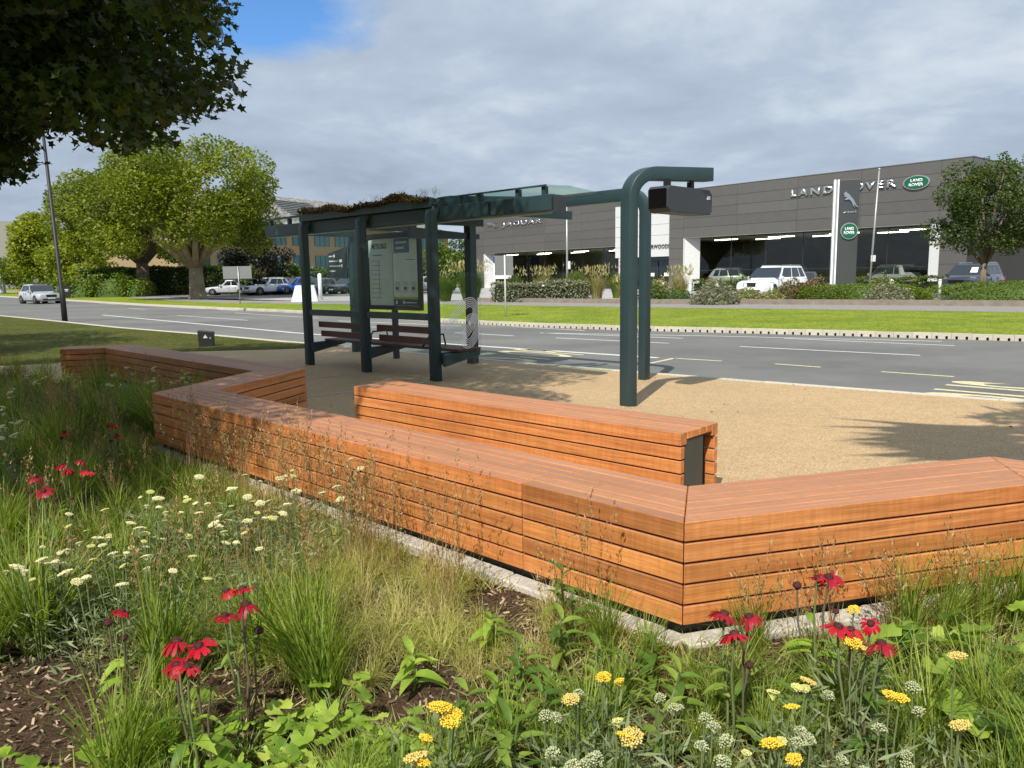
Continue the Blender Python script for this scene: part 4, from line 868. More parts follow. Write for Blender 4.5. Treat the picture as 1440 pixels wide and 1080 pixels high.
hedge('low pale clipped hedge along the showroom bed', -0.9, 43.6, 4.2, 41.2, 1.05, .9, 3400, 'leaf_grey', 0.12)
for lb, x, y, rx, ry, h, lm, n in (('silvery lavender bush by the footpath, left of the white car', 9.45, 35.6, 1.05, .8, 1.05, 'leaf_grey', 1900), ('silvery rounded bush right of the pylon', 16.2, 33.2, 1.0, .8, .85, 'leaf_grey', 1700), ('small silvery bush behind the rounded one right of the pylon', 16.9, 35.2, .8, .7, 1.15, 'leaf_olive', 1000),
                                   ('bronze rounded shrub in front of the white car', 13.6, 37.3, .75, .7, 1.05, 'leaf_bronze', 1500), ('larger bronze rounded shrub beside the red-lit car', 14.75, 37.4, .9, .8, 1.1, 'leaf_bronze', 1700), ('low green shrub beside the lavender', 8.1, 37.8, .9, .7, .75, 'leaf_mid', 1000),
                                   ('dark green shrub right of the end post', 7.0, 38.4, .7, .6, 1.1, 'leaf_hedge', 1000), ('olive shrub by the bollard before the white car', 11.5, 37.6, .8, .6, .7, 'leaf_olive', 900), ('small pale shrub before the white car wheel', 12.4, 36.8, .7, .5, .5, 'leaf_olive', 700), ('buff shrub left of the lavender', 7.6, 39.4, .6, .5, 1.2, 'leaf_straw', 700),
                                   ('green shrub right of the pylon foot', 13.5, 38.6, .9, .8, .7, 'leaf_mound', 800)):
    shrub('round_shrub', lb, 'shrub', x, y, rx, ry, h, n, 0.10, lm, 'shrubs in the showroom bed')
for lb, x, y, rx, ry, h in (('smooth green mound of ground cover in front of the pylon', 16.4, 35.6, 3.1, 1.5, .85), ('wide green mound of ground cover under the street tree', 23.2, 33.6, 4.6, 2.2, 1.0), ('small green mound behind the pylon mound', 18.6, 39.6, 2.2, 1.2, .6)):
    shrub('ground_cover_mound', lb, 'shrub', x, y, rx, ry, h, 8000, 0.10, 'leaf_mound', 'mounds of ground cover', rz=R_(-35), flat=.25, up=1.2, bumps=2)
hedge('low green hedge along the glass front, left part', 14.6, 61.5, 19.5, 55.8, .8, .7, 1500, 'leaf_hedge', .16); hedge('low yellow-green hedge along the glass front, right part', 23.0, 51.0, 27.0, 46.3, .9, .7, 1500, 'leaf_mid', .16)
# turf blades on both verges (uncountable)
def turf_blades(name, label, poly, n, h, w, lm, z):
    xs = [p[0] for p in poly]; ys = [p[1] for p in poly]; pts = []
    while len(pts) < n:
        x = random.uniform(min(xs), max(xs)); y = random.uniform(min(ys), max(ys))
        if inside(x, y, poly): pts.append((x, y, z))
    P = np.array(pts); V = leaves_at(P, SPEAR * np.array((w / .14, 1)), h, np.tile((0, 0, 1.6), (n, 1)), 0.0)
    o = bpy.data.objects.new(name, np_mesh(name, V, MATS[lm], np.clip(.45 + .4 * np.sin(P[:, 0] * 1.1 + 1.5 * np.sin(P[:, 1] * .9)) * np.sin(P[:, 1] * .7) + rng.normal(0, .25, n), 0, 1))); link(o); tag(o, label, 'grass', kind='stuff')
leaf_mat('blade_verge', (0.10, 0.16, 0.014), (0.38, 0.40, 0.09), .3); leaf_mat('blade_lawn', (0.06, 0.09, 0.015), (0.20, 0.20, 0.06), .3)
turf_blades('verge_grass', 'bright mown grass of the verge beyond the road', [(-15.5, 42.5)] + [(p[0] + .25, p[1] + .25) for p in far_edge[5:14]] + [(18, 24)] + verge_far[10:4:-1], 30000, .085, .05, 'blade_verge', .015)
turf_blades('lawn_grass', 'mown grass of the shaded lawn on the left', [(-18, 29.5), (-12.9, 24.8), (-8.4, 20.8), (-5.25, 17.9), (-4.2, 16.8), (-7.9, 16.3), (-8.7, 14.5), (-13, 14.6), (-20, 20)], 26000, .075, .035, 'blade_lawn', .008)
# ================================================================== VEHICLES
def paint(name, c): return mat(name, c, 0.28, metal=0.0, coat=0.8, var=0.02)
for nme, c in (('car_white', (.78, .79, .80)), ('car_slate', (.075, .085, .115)), ('car_dark', (.025, .03, .035)), ('car_silver', (.42, .44, .46)), ('car_blue', (.02, .09, .36)), ('car_grey', (.13, .14, .15))): paint(nme, c)
mat('tyre', (.012, .012, .012), .8); mat('rim', (.32, .33, .34), .35, metal=.8); mat('lamp_clear', (.75, .78, .8), .1, spec=.8); mat('lamp_red', (.5, .01, .015), .2); mat('plate_white', (.75, .75, .72), .5); mat('plate_yellow', (.75, .55, .06), .5); mat('grille', (.015, .015, .016), .4); mat('car_glass', (.012, .02, .028), .04, spec=1.0); mat('paper', (.8, .8, .78), .6)
def car(label, loc, heading, col, L=4.6, W=1.86, H=1.66, kind='suv', group=None, plate='plate_white', extras=()):
    t = thing('parked_car' if kind != 'road' else 'moving_car', label, 'car', loc, R_(heading), group); hw = W / 2; B = MATS[col]; hl = L / 2
    suv = H > 1.58; zb = 0.26 if suv else 0.19; belt = H * .60; bon = H * (.575 if suv else .56); boot = H * .60 if suv else H * .66
    wb = L * .30
    st = [(hl, zb + .12, bon * .66, .78), (hl - .05, zb + .02, bon * .84, .90), (hl - .28, zb, bon * .93, .97), (hl - .75, zb, bon * .98, 1.0), (hl - 1.30, zb, bon + .03, 1.0), (.2, zb, belt, 1.0), (-hl + 1.0, zb, belt + .02, 1.0), (-hl + .35, zb + .03, boot, .97), (-hl + .08, zb + .06, boot * .95, .90), (-hl, zb + .16, boot * .84, .82)]
    vs, fs = [], []
    for x, z0, z1, k in st:
        w = hw * k; half = [(0, z0), (w * .80, z0), (w * .96, z0 + .10), (w, z0 + (z1 - z0) * .45), (w * .985, z0 + (z1 - z0) * .72), (w * .93, z1 - .05), (w * .80, z1 - .005), (0, z1 + .015)]
        ring = [(x, -y, z) for y, z in half] + [(x, y, z) for y, z in half[-2:0:-1]]; vs += ring
    m_ = len(ring)
    for i in range(len(st) - 1):
        for q in range(m_): fs.append((i * m_ + q, i * m_ + (q + 1) % m_, (i + 1) * m_ + (q + 1) % m_, (i + 1) * m_ + q))
    fs += [tuple(range(m_ - 1, -1, -1)), tuple((len(st) - 1) * m_ + q for q in range(m_))]
    o = MB().add(vs, fs, True).build('body', B, t); bm = bmesh.new(); bm.from_mesh(o.data); bmesh.ops.recalc_face_normals(bm, faces=bm.faces); bm.to_mesh(o.data); bm.free(); o.data.set_sharp_from_angle(angle=R_(42))
    # cabin
    xa, xb = hl - 1.28, -hl + (.10 if suv else .62 if kind != 'hatch' else .22); ra, rb = hl - 2.05, -hl + (.55 if suv else 1.35 if kind not in ('hatch', 'road') else .75)
    if kind == 'road': xb = -hl + .25
    low = [(xa, hw * .78), (xa - .35, hw * .92), (xb + .25, hw * .92), (xb, hw * .78)]; top = [(ra, hw * .60), (ra - .2, hw * .72), (rb + .15, hw * .72), (rb, hw * .62)]
    zl = belt - .03; zt = H
    V_ = [(x, -y, zl) for x, y in low] + [(x, y, zl) for x, y in low[::-1]]; V2 = [(x, -y, zt - (.05 if k in (0, 3) else .03)) for k, (x, y) in enumerate(top)] + [(x, y, zt - (.05 if k in (0, 3) else .03)) for k, (x, y) in list(enumerate(top))[::-1]]; V3 = [(x * .92 + .04, y * .75, zt) for x, y, z in V2]
    vv = V_ + V2 + V3; f2 = [(i, (i + 1) % 8, 8 + (i + 1) % 8, 8 + i) for i in range(8)] + [(8 + i, 8 + (i + 1) % 8, 16 + (i + 1) % 8, 16 + i) for i in range(8)] + [tuple(16 + k for k in range(8))]
    o = MB().add(vv, f2, True).build('cabin', B, t); bm = bmesh.new(); bm.from_mesh(o.data); bmesh.ops.recalc_face_normals(bm, faces=bm.faces); bm.to_mesh(o.data); bm.free(); o.data.set_sharp_from_angle(angle=R_(30))
    def quad(name, a, b, c, d, u0, u1, v0, v1, m, off=.008):
        a, b, c, d = map(Vector, (a, b, c, d)); P = lambda u, v: a.lerp(b, u).lerp(d.lerp(c, u), v); n = (b - a).cross(d - a).normalized()
        if n.dot((a + b + c + d) / 4 - Vector((0, 0, H * .6))) < 0: n = -n
        pts = [P(u0, v0), P(u1, v0), P(u1, v1), P(u0, v1)]; return MB().add([p + n * off for p in pts] + [p - n * .01 for p in pts], [(0, 1, 2, 3), (7, 6, 5, 4), (0, 4, 5, 1), (1, 5, 6, 2), (2, 6, 7, 3), (3, 7, 4, 0)]).build(name, m, t)
    G = MATS['car_glass']
    quad('windscreen', V_[0], V_[7], V2[7], V2[0], -.16, 1.16, .10, .93, G, .012); quad('rear_window', V_[3], V_[4], V2[4], V2[3], .0, 1.0, .30 if suv else .12, .92, G, .012)
    for s_, (i0, i1) in (('r', (1, 2)), ('l', (6, 5))):
        cuts = [(.05, .42), (.45, .74), (.77, .95)] if suv else [(.06, .50), (.53, .92)]
        for u0, u1 in cuts: quad('side_window', V_[i0], V_[i1], V2[i1], V2[i0], u0, u1, .14, .88, G)
    for y in (-1, 1):
        MB().box(xa - .42, xa - .26, y * hw * 1.0 - (.0 if y > 0 else .16), y * hw * 1.0 + (.16 if y > 0 else .0), belt - .02, belt + .13).build('door_mirror', B if col != 'car_slate' else MATS['car_dark'], t, bevel=.03)
        h_ = MB().add([(hl - .02, y * hw * .46, bon * .70), (hl - .10, y * hw * .86, bon * .70), (hl - .24, y * hw * .93, bon * .86), (hl - .07, y * hw * .46, bon * .82), (hl - .12, y * hw * .46, bon * .70), (hl - .2, y * hw * .86, bon * .70), (hl - .34, y * hw * .9, bon * .86), (hl - .2, y * hw * .46, bon * .82)], [(0, 1, 2, 3), (4, 7, 6, 5), (0, 4, 5, 1), (1, 5, 6, 2), (2, 6, 7, 3), (3, 7, 4, 0)]).build('headlight', MATS['lamp_clear'], t)
        MB().box(-hl - .0, -hl + .22, y * hw * .80 - .13, y * hw * .80 + .13, boot * .72, boot * .90).build('tail_light', MATS['lamp_red'], t, bevel=.02)
        if suv: MB().box(rb + .2, ra - .2, y * hw * .66 - .02, y * hw * .66 + .02, H - .005, H + .05).build('roof_rail', MATS['galvanised'], t)
        for x in (hl - L * .19, -hl + L * .20):
            r = .37 if suv else .31
            MB().tube([(x, y * (hw - .25), r), (x, y * (hw + .004), r)], r + .05, 20).build('wheel_arch', MATS['grille'], t)
            w_ = MB().tube([(x, y * (hw - .2), r), (x, y * (hw - .02), r), (x, y * (hw + .018), r)], [r, r, r * .93], 20).build('wheel', MATS['tyre'], t)
            rm = MB(); rm.tube([(x, y * (hw + .0185), r), (x, y * (hw + .022), r)], r * .22, 10)
            for k in range(5): a = k * 1.2566; rm.prism_xz([(x + r * .68 * math.cos(a - .16), r + r * .68 * math.sin(a - .16)), (x + r * .68 * math.cos(a + .16), r + r * .68 * math.sin(a + .16)), (x + r * .16 * math.cos(a + .5), r + r * .16 * math.sin(a + .5)), (x + r * .16 * math.cos(a - .5), r + r * .16 * math.sin(a - .5))], y * (hw + .019), y * (hw + .026))
            rm.build('rim', MATS['rim'], w_)
    for y in (-1, 1):
        for x in (hl - 1.45, hl - 2.45, -hl + 1.35): MB().box(x - .006, x + .006, y * hw * .985 - .012, y * hw * .985 + .018, zb + .16, belt - .08).build('door_seam', MATS['grille'], t)
        for x in (hl - 2.30, -hl + 1.50): MB().box(x - .09, x + .09, y * hw * .985, y * (hw * .985 + .03), belt - .20, belt - .165).build('door_handle', B, t)
        MB().box(-hl + 1.15, hl - 1.25, y * hw * .97, y * (hw + .006), zb + .0, zb + .09).build('sill', MATS['grille'], t)
    MB().box(hl - .06, hl + .012, -hw * .40, hw * .40, bon * .60, bon * .84).build('grille', MATS['grille'], t, bevel=.02)
    MB().box(hl - .06, hl + .008, -hw * .70, hw * .70, zb + .10, zb + .20).build('lower_intake', MATS['grille'], t, bevel=.02)
    MB().box(hl + .004, hl + .022, -.26, .26, bon * .44, bon * .44 + .11).build('number_plate', MATS['plate_white'], t); MB().box(-hl - .015, -hl + .02, -.26, .26, boot * .62, boot * .62 + .11).build('number_plate', MATS['plate_yellow'], t)
    if 'paper' in extras: quad('windscreen_notice', V_[0], V_[7], V2[7], V2[0], .62, .88, .30, .72, MATS['paper'], .016)
    if 'aerial' in extras: MB().add([(rb + .1, -.02, H), (rb + .3, -.02, H), (rb + .12, 0, H + .09), (rb + .1, .02, H), (rb + .3, .02, H)], [(0, 1, 2), (3, 2, 4), (1, 4, 2), (0, 2, 3)]).build('aerial', B, t)
    return t
car('white sport utility car facing left on the showroom forecourt', (15.3, 45.0, .012), -140, 'car_white', 4.95, 1.93, 1.78, extras=('aerial',))
car('dark saloon car with red tail lights beside the pylon', (19.1, 50.0, .012), 62, 'car_dark', 4.6, 1.84, 1.42, 'saloon')
car('slate blue sport utility car with paper in its windscreen under the street tree', (26.2, 43.9, .012), -140, 'car_slate', 4.8, 1.95, 1.75, extras=('paper',))
car('slate blue car cut off by the right picture edge', (31.0, 43.6, .012), -140, 'car_slate', 4.6, 1.9, 1.66)
car('silver hatchback driving on the road behind the street lamp', (-36.6, 60.2, -.1), -38, 'car_silver', 4.2, 1.8, 1.5, 'road')
for lb, x, y, hd, c, H, kd in (('silver parked car, leftmost under the plane tree', -27.6, 76, 185, 'car_silver', 1.46, 'saloon'), ('dark parked car behind the small copper tree trunk', -24.6, 75.8, -80, 'car_dark', 1.5, 'hatch'), ('white parked car left of the shelter post', -22.9, 73.0, -130, 'car_white', 1.62, 'suv'), ('bright blue parked car left of the shelter post', -20.6, 74.5, -140, 'car_blue', 1.6, 'suv'),
                            ('dark grey parked car seen between shelter posts', -18.2, 73.5, -120, 'car_grey', 1.5, 'hatch'), ('dark green-grey parked car behind the white one', -23.6, 77.2, -120, 'car_grey', 1.6, 'suv'), ('blue-grey parked car behind the white block', -15.6, 74.0, -120, 'car_slate', 1.5, 'hatch'), ('silver parked car seen through the shelter glass', -8.6, 72.5, -120, 'car_silver', 1.5, 'hatch'), ('dark parked car seen through the shelter glass', -11.9, 73.0, -120, 'car_dark', 1.5, 'hatch')):
    car(lb, (x, y, .02), hd, c, 4.4, 1.82, H, kd, 'cars parked behind the shelter')
def in_showroom(root, A, ang, pts):
    ux = Vector((math.cos(ang), math.sin(ang))); uy = Vector((-ux.y, ux.x))
    for lb, x, y, hd, c in pts:
        p = Vector(A) + ux * x + uy * y; car(lb, (p.x, p.y, .062), math.degrees(ang) + hd, c, 4.7, 1.9, 1.72, 'suv', 'cars inside the showroom')
in_showroom(lr, (13.7, 67), R_(AL), (('silver car inside the showroom, just right of the pylon', 17.2, 3.2, 160, 'car_silver'), ('dark car inside the showroom at its right end', 20.4, 5.6, 150, 'car_slate'), ('pale car inside the showroom at its left end', 4.8, 3.0, 20, 'car_silver'), ('grey car inside the showroom behind the white car', 9.8, 4.6, 25, 'car_grey')))
# car park surface
sheet('car_park', [(-42, 80), (-30, 68.5), (-14, 63), (-2, 66), (-6, 80), (-30, 84)], .016, 'asphalt', kind='structure')

# ================================================================== STREET FURNITURE
lp_ = thing('street_lamp', 'tall dark street lamp column on the lawn, its top lost in the maple', 'street lamp', (-17.95, 31.0, 0))
MB().tube([(0, 0, -.1), (0, 0, 1.2), (-.02, 0, 1.25), (-.18, 0, 9.4)], [.11, .105, .08, .05], 12).build('column', MATS['black_steel'], lp_)
MB().tube([(-.18, 0, 9.35), (.1, .15, 9.55), (.75, .55, 9.6)], [.05, .04, .035], 8).build('bracket', MATS['black_steel'], lp_); MB().prism([(.7, .45), (1.25, .8), (1.15, .98), (.6, .63)], 9.55, 9.65).build('lantern', MATS['case_grey'], lp_, bevel=.02)
ub = thing('utility_box', 'small black utility box with white triangle on the lawn', 'box', (-6.95, 17.5, 0), R_(12))
MB().prism_xz([(-.15, 0), (.15, 0), (.165, .33), (-.165, .37)], -.13, .13).build('cabinet', MATS['black_steel'], ub, bevel=.008); MB().prism_xz([(-.05, .20), (.05, .20), (0, .28)], -.135, -.131).build('triangle_mark', MATS['white_panel'], ub); MB().box(.09, .12, -.135, -.131, .18, .22).build('lock', MATS['galvanised'], ub)
def post_sign(label, x, y, h, rz, panels, m='galvanised', r=.035):
    t = thing('sign_post', label, 'sign', (x, y, 0), R_(rz)); MB().tube([(0, 0, -.1), (0, 0, h)], r, 8).build('pole', MATS[m], t)
    for x0, x1, z0, z1, mm in panels: MB().box(x0, x1, r + .005, r + .025, z0, z1).build('sign_plate', MATS[mm], t, bevel=.003)
    return t
post_sign('pale sign post on the far verge in front of the showroom', -0.19, 27.9, 2.22, 5, ((-.36, .30, 1.50, 2.20, 'sign_back'),), 'white_panel', .03)
post_sign('sign post with grey panel backs on the far verge by the plane tree', -16.6, 47.4, 2.3, 0, ((-.95, .80, 1.55, 2.3, 'sign_back'),))
lc = thing('lamp_column', 'tall slim pale lamp column in front of the left showroom', 'lamp column', (4.4, 60.0, 0)); MB().tube([(0, 0, 0), (0, 0, 6.7)], [.09, .06], 8).build('column', MATS['galvanised'], lc); MB().box(-.35, .35, -.12, .12, 6.7, 6.78).build('lantern', MATS['galvanised'], lc); MB().box(.05, .25, -.08, -.02, 1.9, 2.5).build('sign_plate', MATS['white_panel'], lc)
fl = thing('flag_pole', 'thin pale pole rising right behind the pylon', 'pole', (23.0, 49.8, 0)); MB().tube([(0.1, 0, 0), (0.38, 0, 7.7)], [.075, .05], 8).build('pole', MATS['galvanised'], fl); MB().sphere((.38, 0, 7.75), .08).build('finial', MATS['galvanised'], fl); MB().box(.1, .4, -.06, -.03, 2.0, 2.4).build('sign_plate', MATS['white_panel'], fl)
wb_ = thing('white_cabinet', 'white tapered utility housing on the far verge, seen behind the first shelter post', 'cabinet', (-13.3, 50.0, 0), R_(10)); MB().prism_xz([(-.85, 0), (.85, 0), (.62, 1.05), (-.55, 1.05)], -.3, .3).build('housing', MATS['bright_white'], wb_, bevel=.03); MB().box(-.03, .0, -.306, -.301, .1, .95).build('door_seam', MATS['sign_back'], wb_)
wp = thing('white_marker', 'small white marker post above the white housing', 'post', (-13.4, 54.5, 0)); MB().tube([(0, 0, 0), (0, 0, 1.75), (0, 0, 1.85)], [.14, .14, .06], 8).build('shaft', MATS['bright_white'], wp); MB().tube([(0, 0, 0), (0, 0, .08)], .2, 8).build('foot', MATS['galvanised'], wp)
bd_ = thing('notice_board', 'black notice board standing before the clipped bushes', 'sign', (-42.0, 73.0, 0), R_(20)); MB().box(-.45, .45, -.03, .03, .15, 1.2).build('board', MATS['black_steel'], bd_); MB().box(-.3, .3, -.036, -.031, .78, .86).build('lettering', MATS['poster_pale'], bd_); MB().box(-.2, .25, -.036, -.031, .66, .72).build('lettering', MATS['poster_pale'], bd_)
for x in (-.35, .35): MB().box(x - .04, x + .04, -.028, .028, 0, .1495).build('leg', MATS['black_steel'], bd_)
bpos = [(8.0, 40.5), (9.2, 39.6), (10.35, 38.8), (11.6, 38.2), (13.05, 38.6), (17.9, 36.3), (20.1, 36.2), (6.6, 41.6), (3.2, 44.0), (1.9, 44.8), (18.9, 38.4)]
shaft = MB().tube([(0, 0, 0), (0, 0, .92)], .07, 10).mesh('shaft', MATS['white_panel']); capm = MB().sphere((0, 0, .94), .085, sz=.7).mesh('cap', MATS['white_panel'])
BLB = ['pale bollard beside the buff grass right of the end post', 'pale bollard behind the silvery lavender', 'pale bollard left of the white car', 'pale bollard before the white car grille', 'pale bollard beside the bronze shrub', 'pale bollard behind the silvery bush right of the pylon', 'pale bollard at the end of the street tree mound', 'pale bollard hidden close to the end post', 'pale bollard behind the low pale hedge, right of two', 'pale bollard behind the low pale hedge, left of two', 'pale bollard standing back from the pylon mound']
for i, (x, y) in enumerate(bpos):
    t = thing('bollard', BLB[i], 'bollard', (x, y, .01), 0, 'bollards along the showroom bed'); inst('shaft', shaft, t); inst('cap', capm, t)
fo = thing('flood_light', 'black flood light on the mound under the street tree', 'flood light', (22.4, 32.2, .42), R_(20)); MB().prism_xz([(-.30, .12), (-.22, .02), (.22, .30), (.25, .42), (.12, .48)], -.14, .14).build('head', MATS['black_steel'], fo, bevel=.02); MB().box(-.25, -.19, -.04, .04, -.3, .06).build('leg', MATS['black_steel'], fo); MB().box(.04, .12, -.04, .04, -.3, .22).build('leg', MATS['black_steel'], fo)
strip_mesh('low_wall', path_far[6:13], 0.0, 0.22, 0, .24, 'wall_stone', kind='structure')
# ================================================================== BUILDINGS BEHIND
m, t, b = nodes_of('brick_far'); tcn = t.nodes.new('ShaderNodeTexCoord'); mp = t.nodes.new('ShaderNodeMapping'); mp.inputs['Rotation'].default_value = (R_(90), 0, 0); t.links.new(tcn.outputs['Object'], mp.inputs[0])
bk = t.nodes.new('ShaderNodeTexBrick'); t.links.new(mp.outputs[0], bk.inputs['Vector']); bk.inputs['Color1'].default_value = rgb((.36, .25, .13)); bk.inputs['Color2'].default_value = rgb((.29, .19, .095)); bk.inputs['Mortar'].default_value = rgb((.35, .27, .17)); bk.inputs['Scale'].default_value = 5.0
t.links.new(bk.outputs[0], b.inputs['Base Color']); setp(b, Roughness=.9)
m, t, b = nodes_of('roof_tiles'); tcn = t.nodes.new('ShaderNodeTexCoord'); v_ = t.nodes.new('ShaderNodeTexVoronoi'); v_.inputs['Scale'].default_value = 3.2; t.links.new(tcn.outputs['Object'], v_.inputs['Vector']); sp = t.nodes.new('ShaderNodeSeparateColor'); t.links.new(v_.outputs['Color'], sp.inputs[0])
c = ramp_node(t, sp.outputs[0], [(0, (.10, .095, .09)), (.6, (.23, .215, .195)), (1, (.34, .32, .29))]); t.links.new(c, b.inputs['Base Color']); setp(b, Roughness=.9)
ob = thing('office_building', 'sandy brick office block with teal window bands and grey tiled roof behind the shelter', 'building', (-41.0, 96.0, 0), R_(62))
MB().box(0, 62, 0, 16, 0, 9.2).build('wall', MATS['brick_far'], ob)
MB().add([(-1, -1, 9.201), (63, -1, 9.201), (63, 17, 9.201), (-1, 17, 9.201), (5, 8, 14.2), (57, 8, 14.2)], [(0, 1, 5, 4), (1, 2, 5), (2, 3, 4, 5), (3, 0, 4), (3, 2, 1, 0)]).build('roof', MATS['roof_tiles'], ob)
lv = MB()
for k in range(9): z = 10.7 + k * .33; y = -1 + 9 * (z - 9.2) / 5.0; lv.box(22, 31, y - .22, y + .25, z, z + .12)
lv.build('roof_louvre', MATS['galvanised'], ob)
for z0, z1 in ((6.3, 8.5), (2.6, 4.9)):
    for k in range(13):
        x = 1.6 + k * 4.6; w = MB().box(x, x + 3.3, -.06, -.005, z0, z1).build('window', MATS['teal_glass'], ob)
        for q in (0, 1.1, 2.2, 3.24): MB().box(x + q, x + q + .06, -.10, -.0605, z0, z1).build('window_bar', MATS['case_grey'], w)
fbld = thing('office_tower', 'pale grey office block with blue glazing at the far left', 'building', (-160, 215, 0), R_(8))
MB().box(0, 24, 0, 14, 0, 18.6).build('wall', MATS['cladding_light'], fbld); MB().box(11, 30, 2, 14.5, 0, 17.2).build('wall', MATS['paving_grey'], fbld); MB().box(14.5, 29, 1.9, 1.99, 8, 14.0).build('window', MATS['blue_glass'], fbld); MB().box(14.5, 29, 1.88, 1.899, 13.2, 14.0).build('window', MATS['dark_glass'], fbld)
for z in (15.2, 10.5, 6):
    for k in range(4): MB().box(1.5 + k * 2.6, 3.0 + k * 2.6, -.06, -.005, z, z + 1.6).build('window', MATS['dark_glass'], fbld)
ks = thing('entrance_canopy', 'white entrance canopy with blue and white sign at the far left', 'canopy', (-74.5, 112, 0), R_(4)); MB().box(-2.1, 2.0, -.5, .5, 2.25, 2.95).build('canopy', MATS['bright_white'], ks); MB().box(-.2, 1.35, -.3, .3, 0, 2.2495).build('pillar', MATS['white_panel'], ks); MB().box(-2.0, -1.0, -.56, -.505, 1.45, 2.9).build('sign_plate', MATS['poster_blue'], ks); MB().box(-.95, .5, -.56, -.505, 2.35, 2.85).build('sign_plate', MATS['poster_pale'], ks)
# ================================================================== FLOWER BED
def leaf_obj_mat(name, stops, trans=.3, tcol=(1.4, 1.5, .7), rough=.5):
    m, t, b = nodes_of(name); oi = t.nodes.new('ShaderNodeObjectInfo'); c = ramp_node(t, oi.outputs['Random'], stops)
    tcn = t.nodes.new('ShaderNodeTexCoord'); c = mixc(t, .5, c, ramp_node(t, tex_noise(t, tcn.outputs['Object'], 45, 3), [(.3, (.75, .75, .7)), (.7, (1.2, 1.2, 1.1))]), 'MULTIPLY')
    t.links.new(c, b.inputs['Base Color']); setp(b, Roughness=rough, **{'Specular IOR Level': .35}); tr = t.nodes.new('ShaderNodeBsdfTranslucent'); t.links.new(mixc(t, 1.0, c, tcol, 'MULTIPLY'), tr.inputs[0])
    ms = t.nodes.new('ShaderNodeMixShader'); ms.inputs[0].default_value = trans; t.links.new(b.outputs[0], ms.inputs[1]); t.links.new(tr.outputs[0], ms.inputs[2]); t.links.new(ms.outputs[0], t.nodes['Material Output'].inputs[0]); return m
leaf_mat('blade_green', (.08, .14, .014), (.37, .44, .08), .42); leaf_mat('blade_straw', (.26, .23, .07), (.66, .57, .27), .36); leaf_mat('blade_olive', (.22, .25, .04), (.64, .60, .23), .4); leaf_mat('seed_tan', (.20, .11, .045), (.48, .33, .15), .2)
leaf_obj_mat('leaf_lance', [(0, (.07, .14, .018)), (.6, (.16, .26, .035)), (1, (.27, .36, .06))], .38); leaf_obj_mat('leaf_lime', [(0, (.16, .27, .03)), (.6, (.30, .43, .055)), (1, (.46, .54, .11))], .4)
leaf_mat('feather', (.10, .14, .055), (.27, .31, .15), .25); mat('stem_green', (.15, .19, .07), .6, var=.2); mat('stem_brown', (.12, .10, .05), .7, var=.2)
leaf_obj_mat('petal_red', [(0, (.30, .006, .02)), (.5, (.50, .010, .03)), (1, (.60, .035, .035))], .25, (1.3, .6, .6), .45); mat('cone_dark', (.06, .012, .01), .8, var=.4, scale=80)
mat('yarrow_cream', (.62, .58, .24), .8, col2=(.78, .75, .48), scale=60); mat('yarrow_pale', (.50, .50, .13), .8, col2=(.66, .64, .25), scale=60); mat('yarrow_yellow', (.66, .40, .01), .8, col2=(.80, .62, .06), scale=60); mat('yarrow_fade', (.55, .38, .06), .8, col2=(.70, .58, .20), scale=50); mat('bud_white', (.30, .35, .17), .8, col2=(.54, .55, .32), scale=60)
# --- library meshes
def tuft_mesh(n, l0, l1, r, w, bend, lm, stalks=0, sl=(.4, .6)):
    V, tn = blades(n, l0, l1, r, w, bend, 4); return np_mesh('grass_tuft', V, MATS[lm], tn)
def stalk_mesh(n, l0, l1, r):
    st, tn = blades(n, l0, l1, r, .0028, .30, 4); segs = 4; tops = st[(segs - 1) * n:, 2:4, :].mean(1); prev = st[(segs - 1) * n:, 0:2, :].mean(1); Vs = [st]; Ts = [tn * .5]
    P = []; D = []
    for i in range(n):
        ax_ = (tops[i] - prev[i]); k = rng.integers(14, 24)
        for q in range(k): f = rng.uniform(-.15, 1.05); P.append(prev[i] + ax_ * f + rng.normal(0, .006, 3)); D.append(ax_ / np.linalg.norm(ax_) * 2.2)
    P = np.array(P); Vs.append(leaves_at(P, SPEAR * np.array((2.2, 1)), .020, np.array(D), -.2)); Ts.append(rng.random(len(P)))
    return np_mesh('seed_stalks', np.concatenate(Vs, 0), MATS['seed_tan'], np.concatenate(Ts))
T_green = [tuft_mesh(120, .22, .42, .20, .0062, 1.0, 'blade_green') for _ in range(4)]
T_long = [tuft_mesh(150, .30, .55, .22, .0068, .8, 'blade_green') for _ in range(3)]
T_olive = [tuft_mesh(170, .12, .32, .26, .0036, 1.5, 'blade_olive') for _ in range(4)]
T_straw = [tuft_mesh(150, .14, .34, .28, .0034, 1.6, 'blade_straw') for _ in range(3)]
K_stalk = [stalk_mesh(12, .42, .68, .22) for _ in range(4)]; K_short = [stalk_mesh(12, .28, .46, .22) for _ in range(3)]
def lance_leaf(L, w, curl):
    mb = MB(); n = 5; vs = []
    for i in range(n + 1):
        f = i / n; ww = w * math.sin(math.pi * min(1, f * .93 + .07)) ** .8 * (1 - f * .25); z = curl * (f * .5 - f * f); vs += [(L * f, -ww / 2, z + ww * .22), (L * f, 0, z), (L * f, ww / 2, z + ww * .22)]
    fs = []
    for i in range(n):
        for k in (0, 1): fs.append((3 * i + k, 3 * i + 3 + k, 3 * i + 4 + k, 3 * i + 1 + k))
    return mb.add(vs, fs, True)
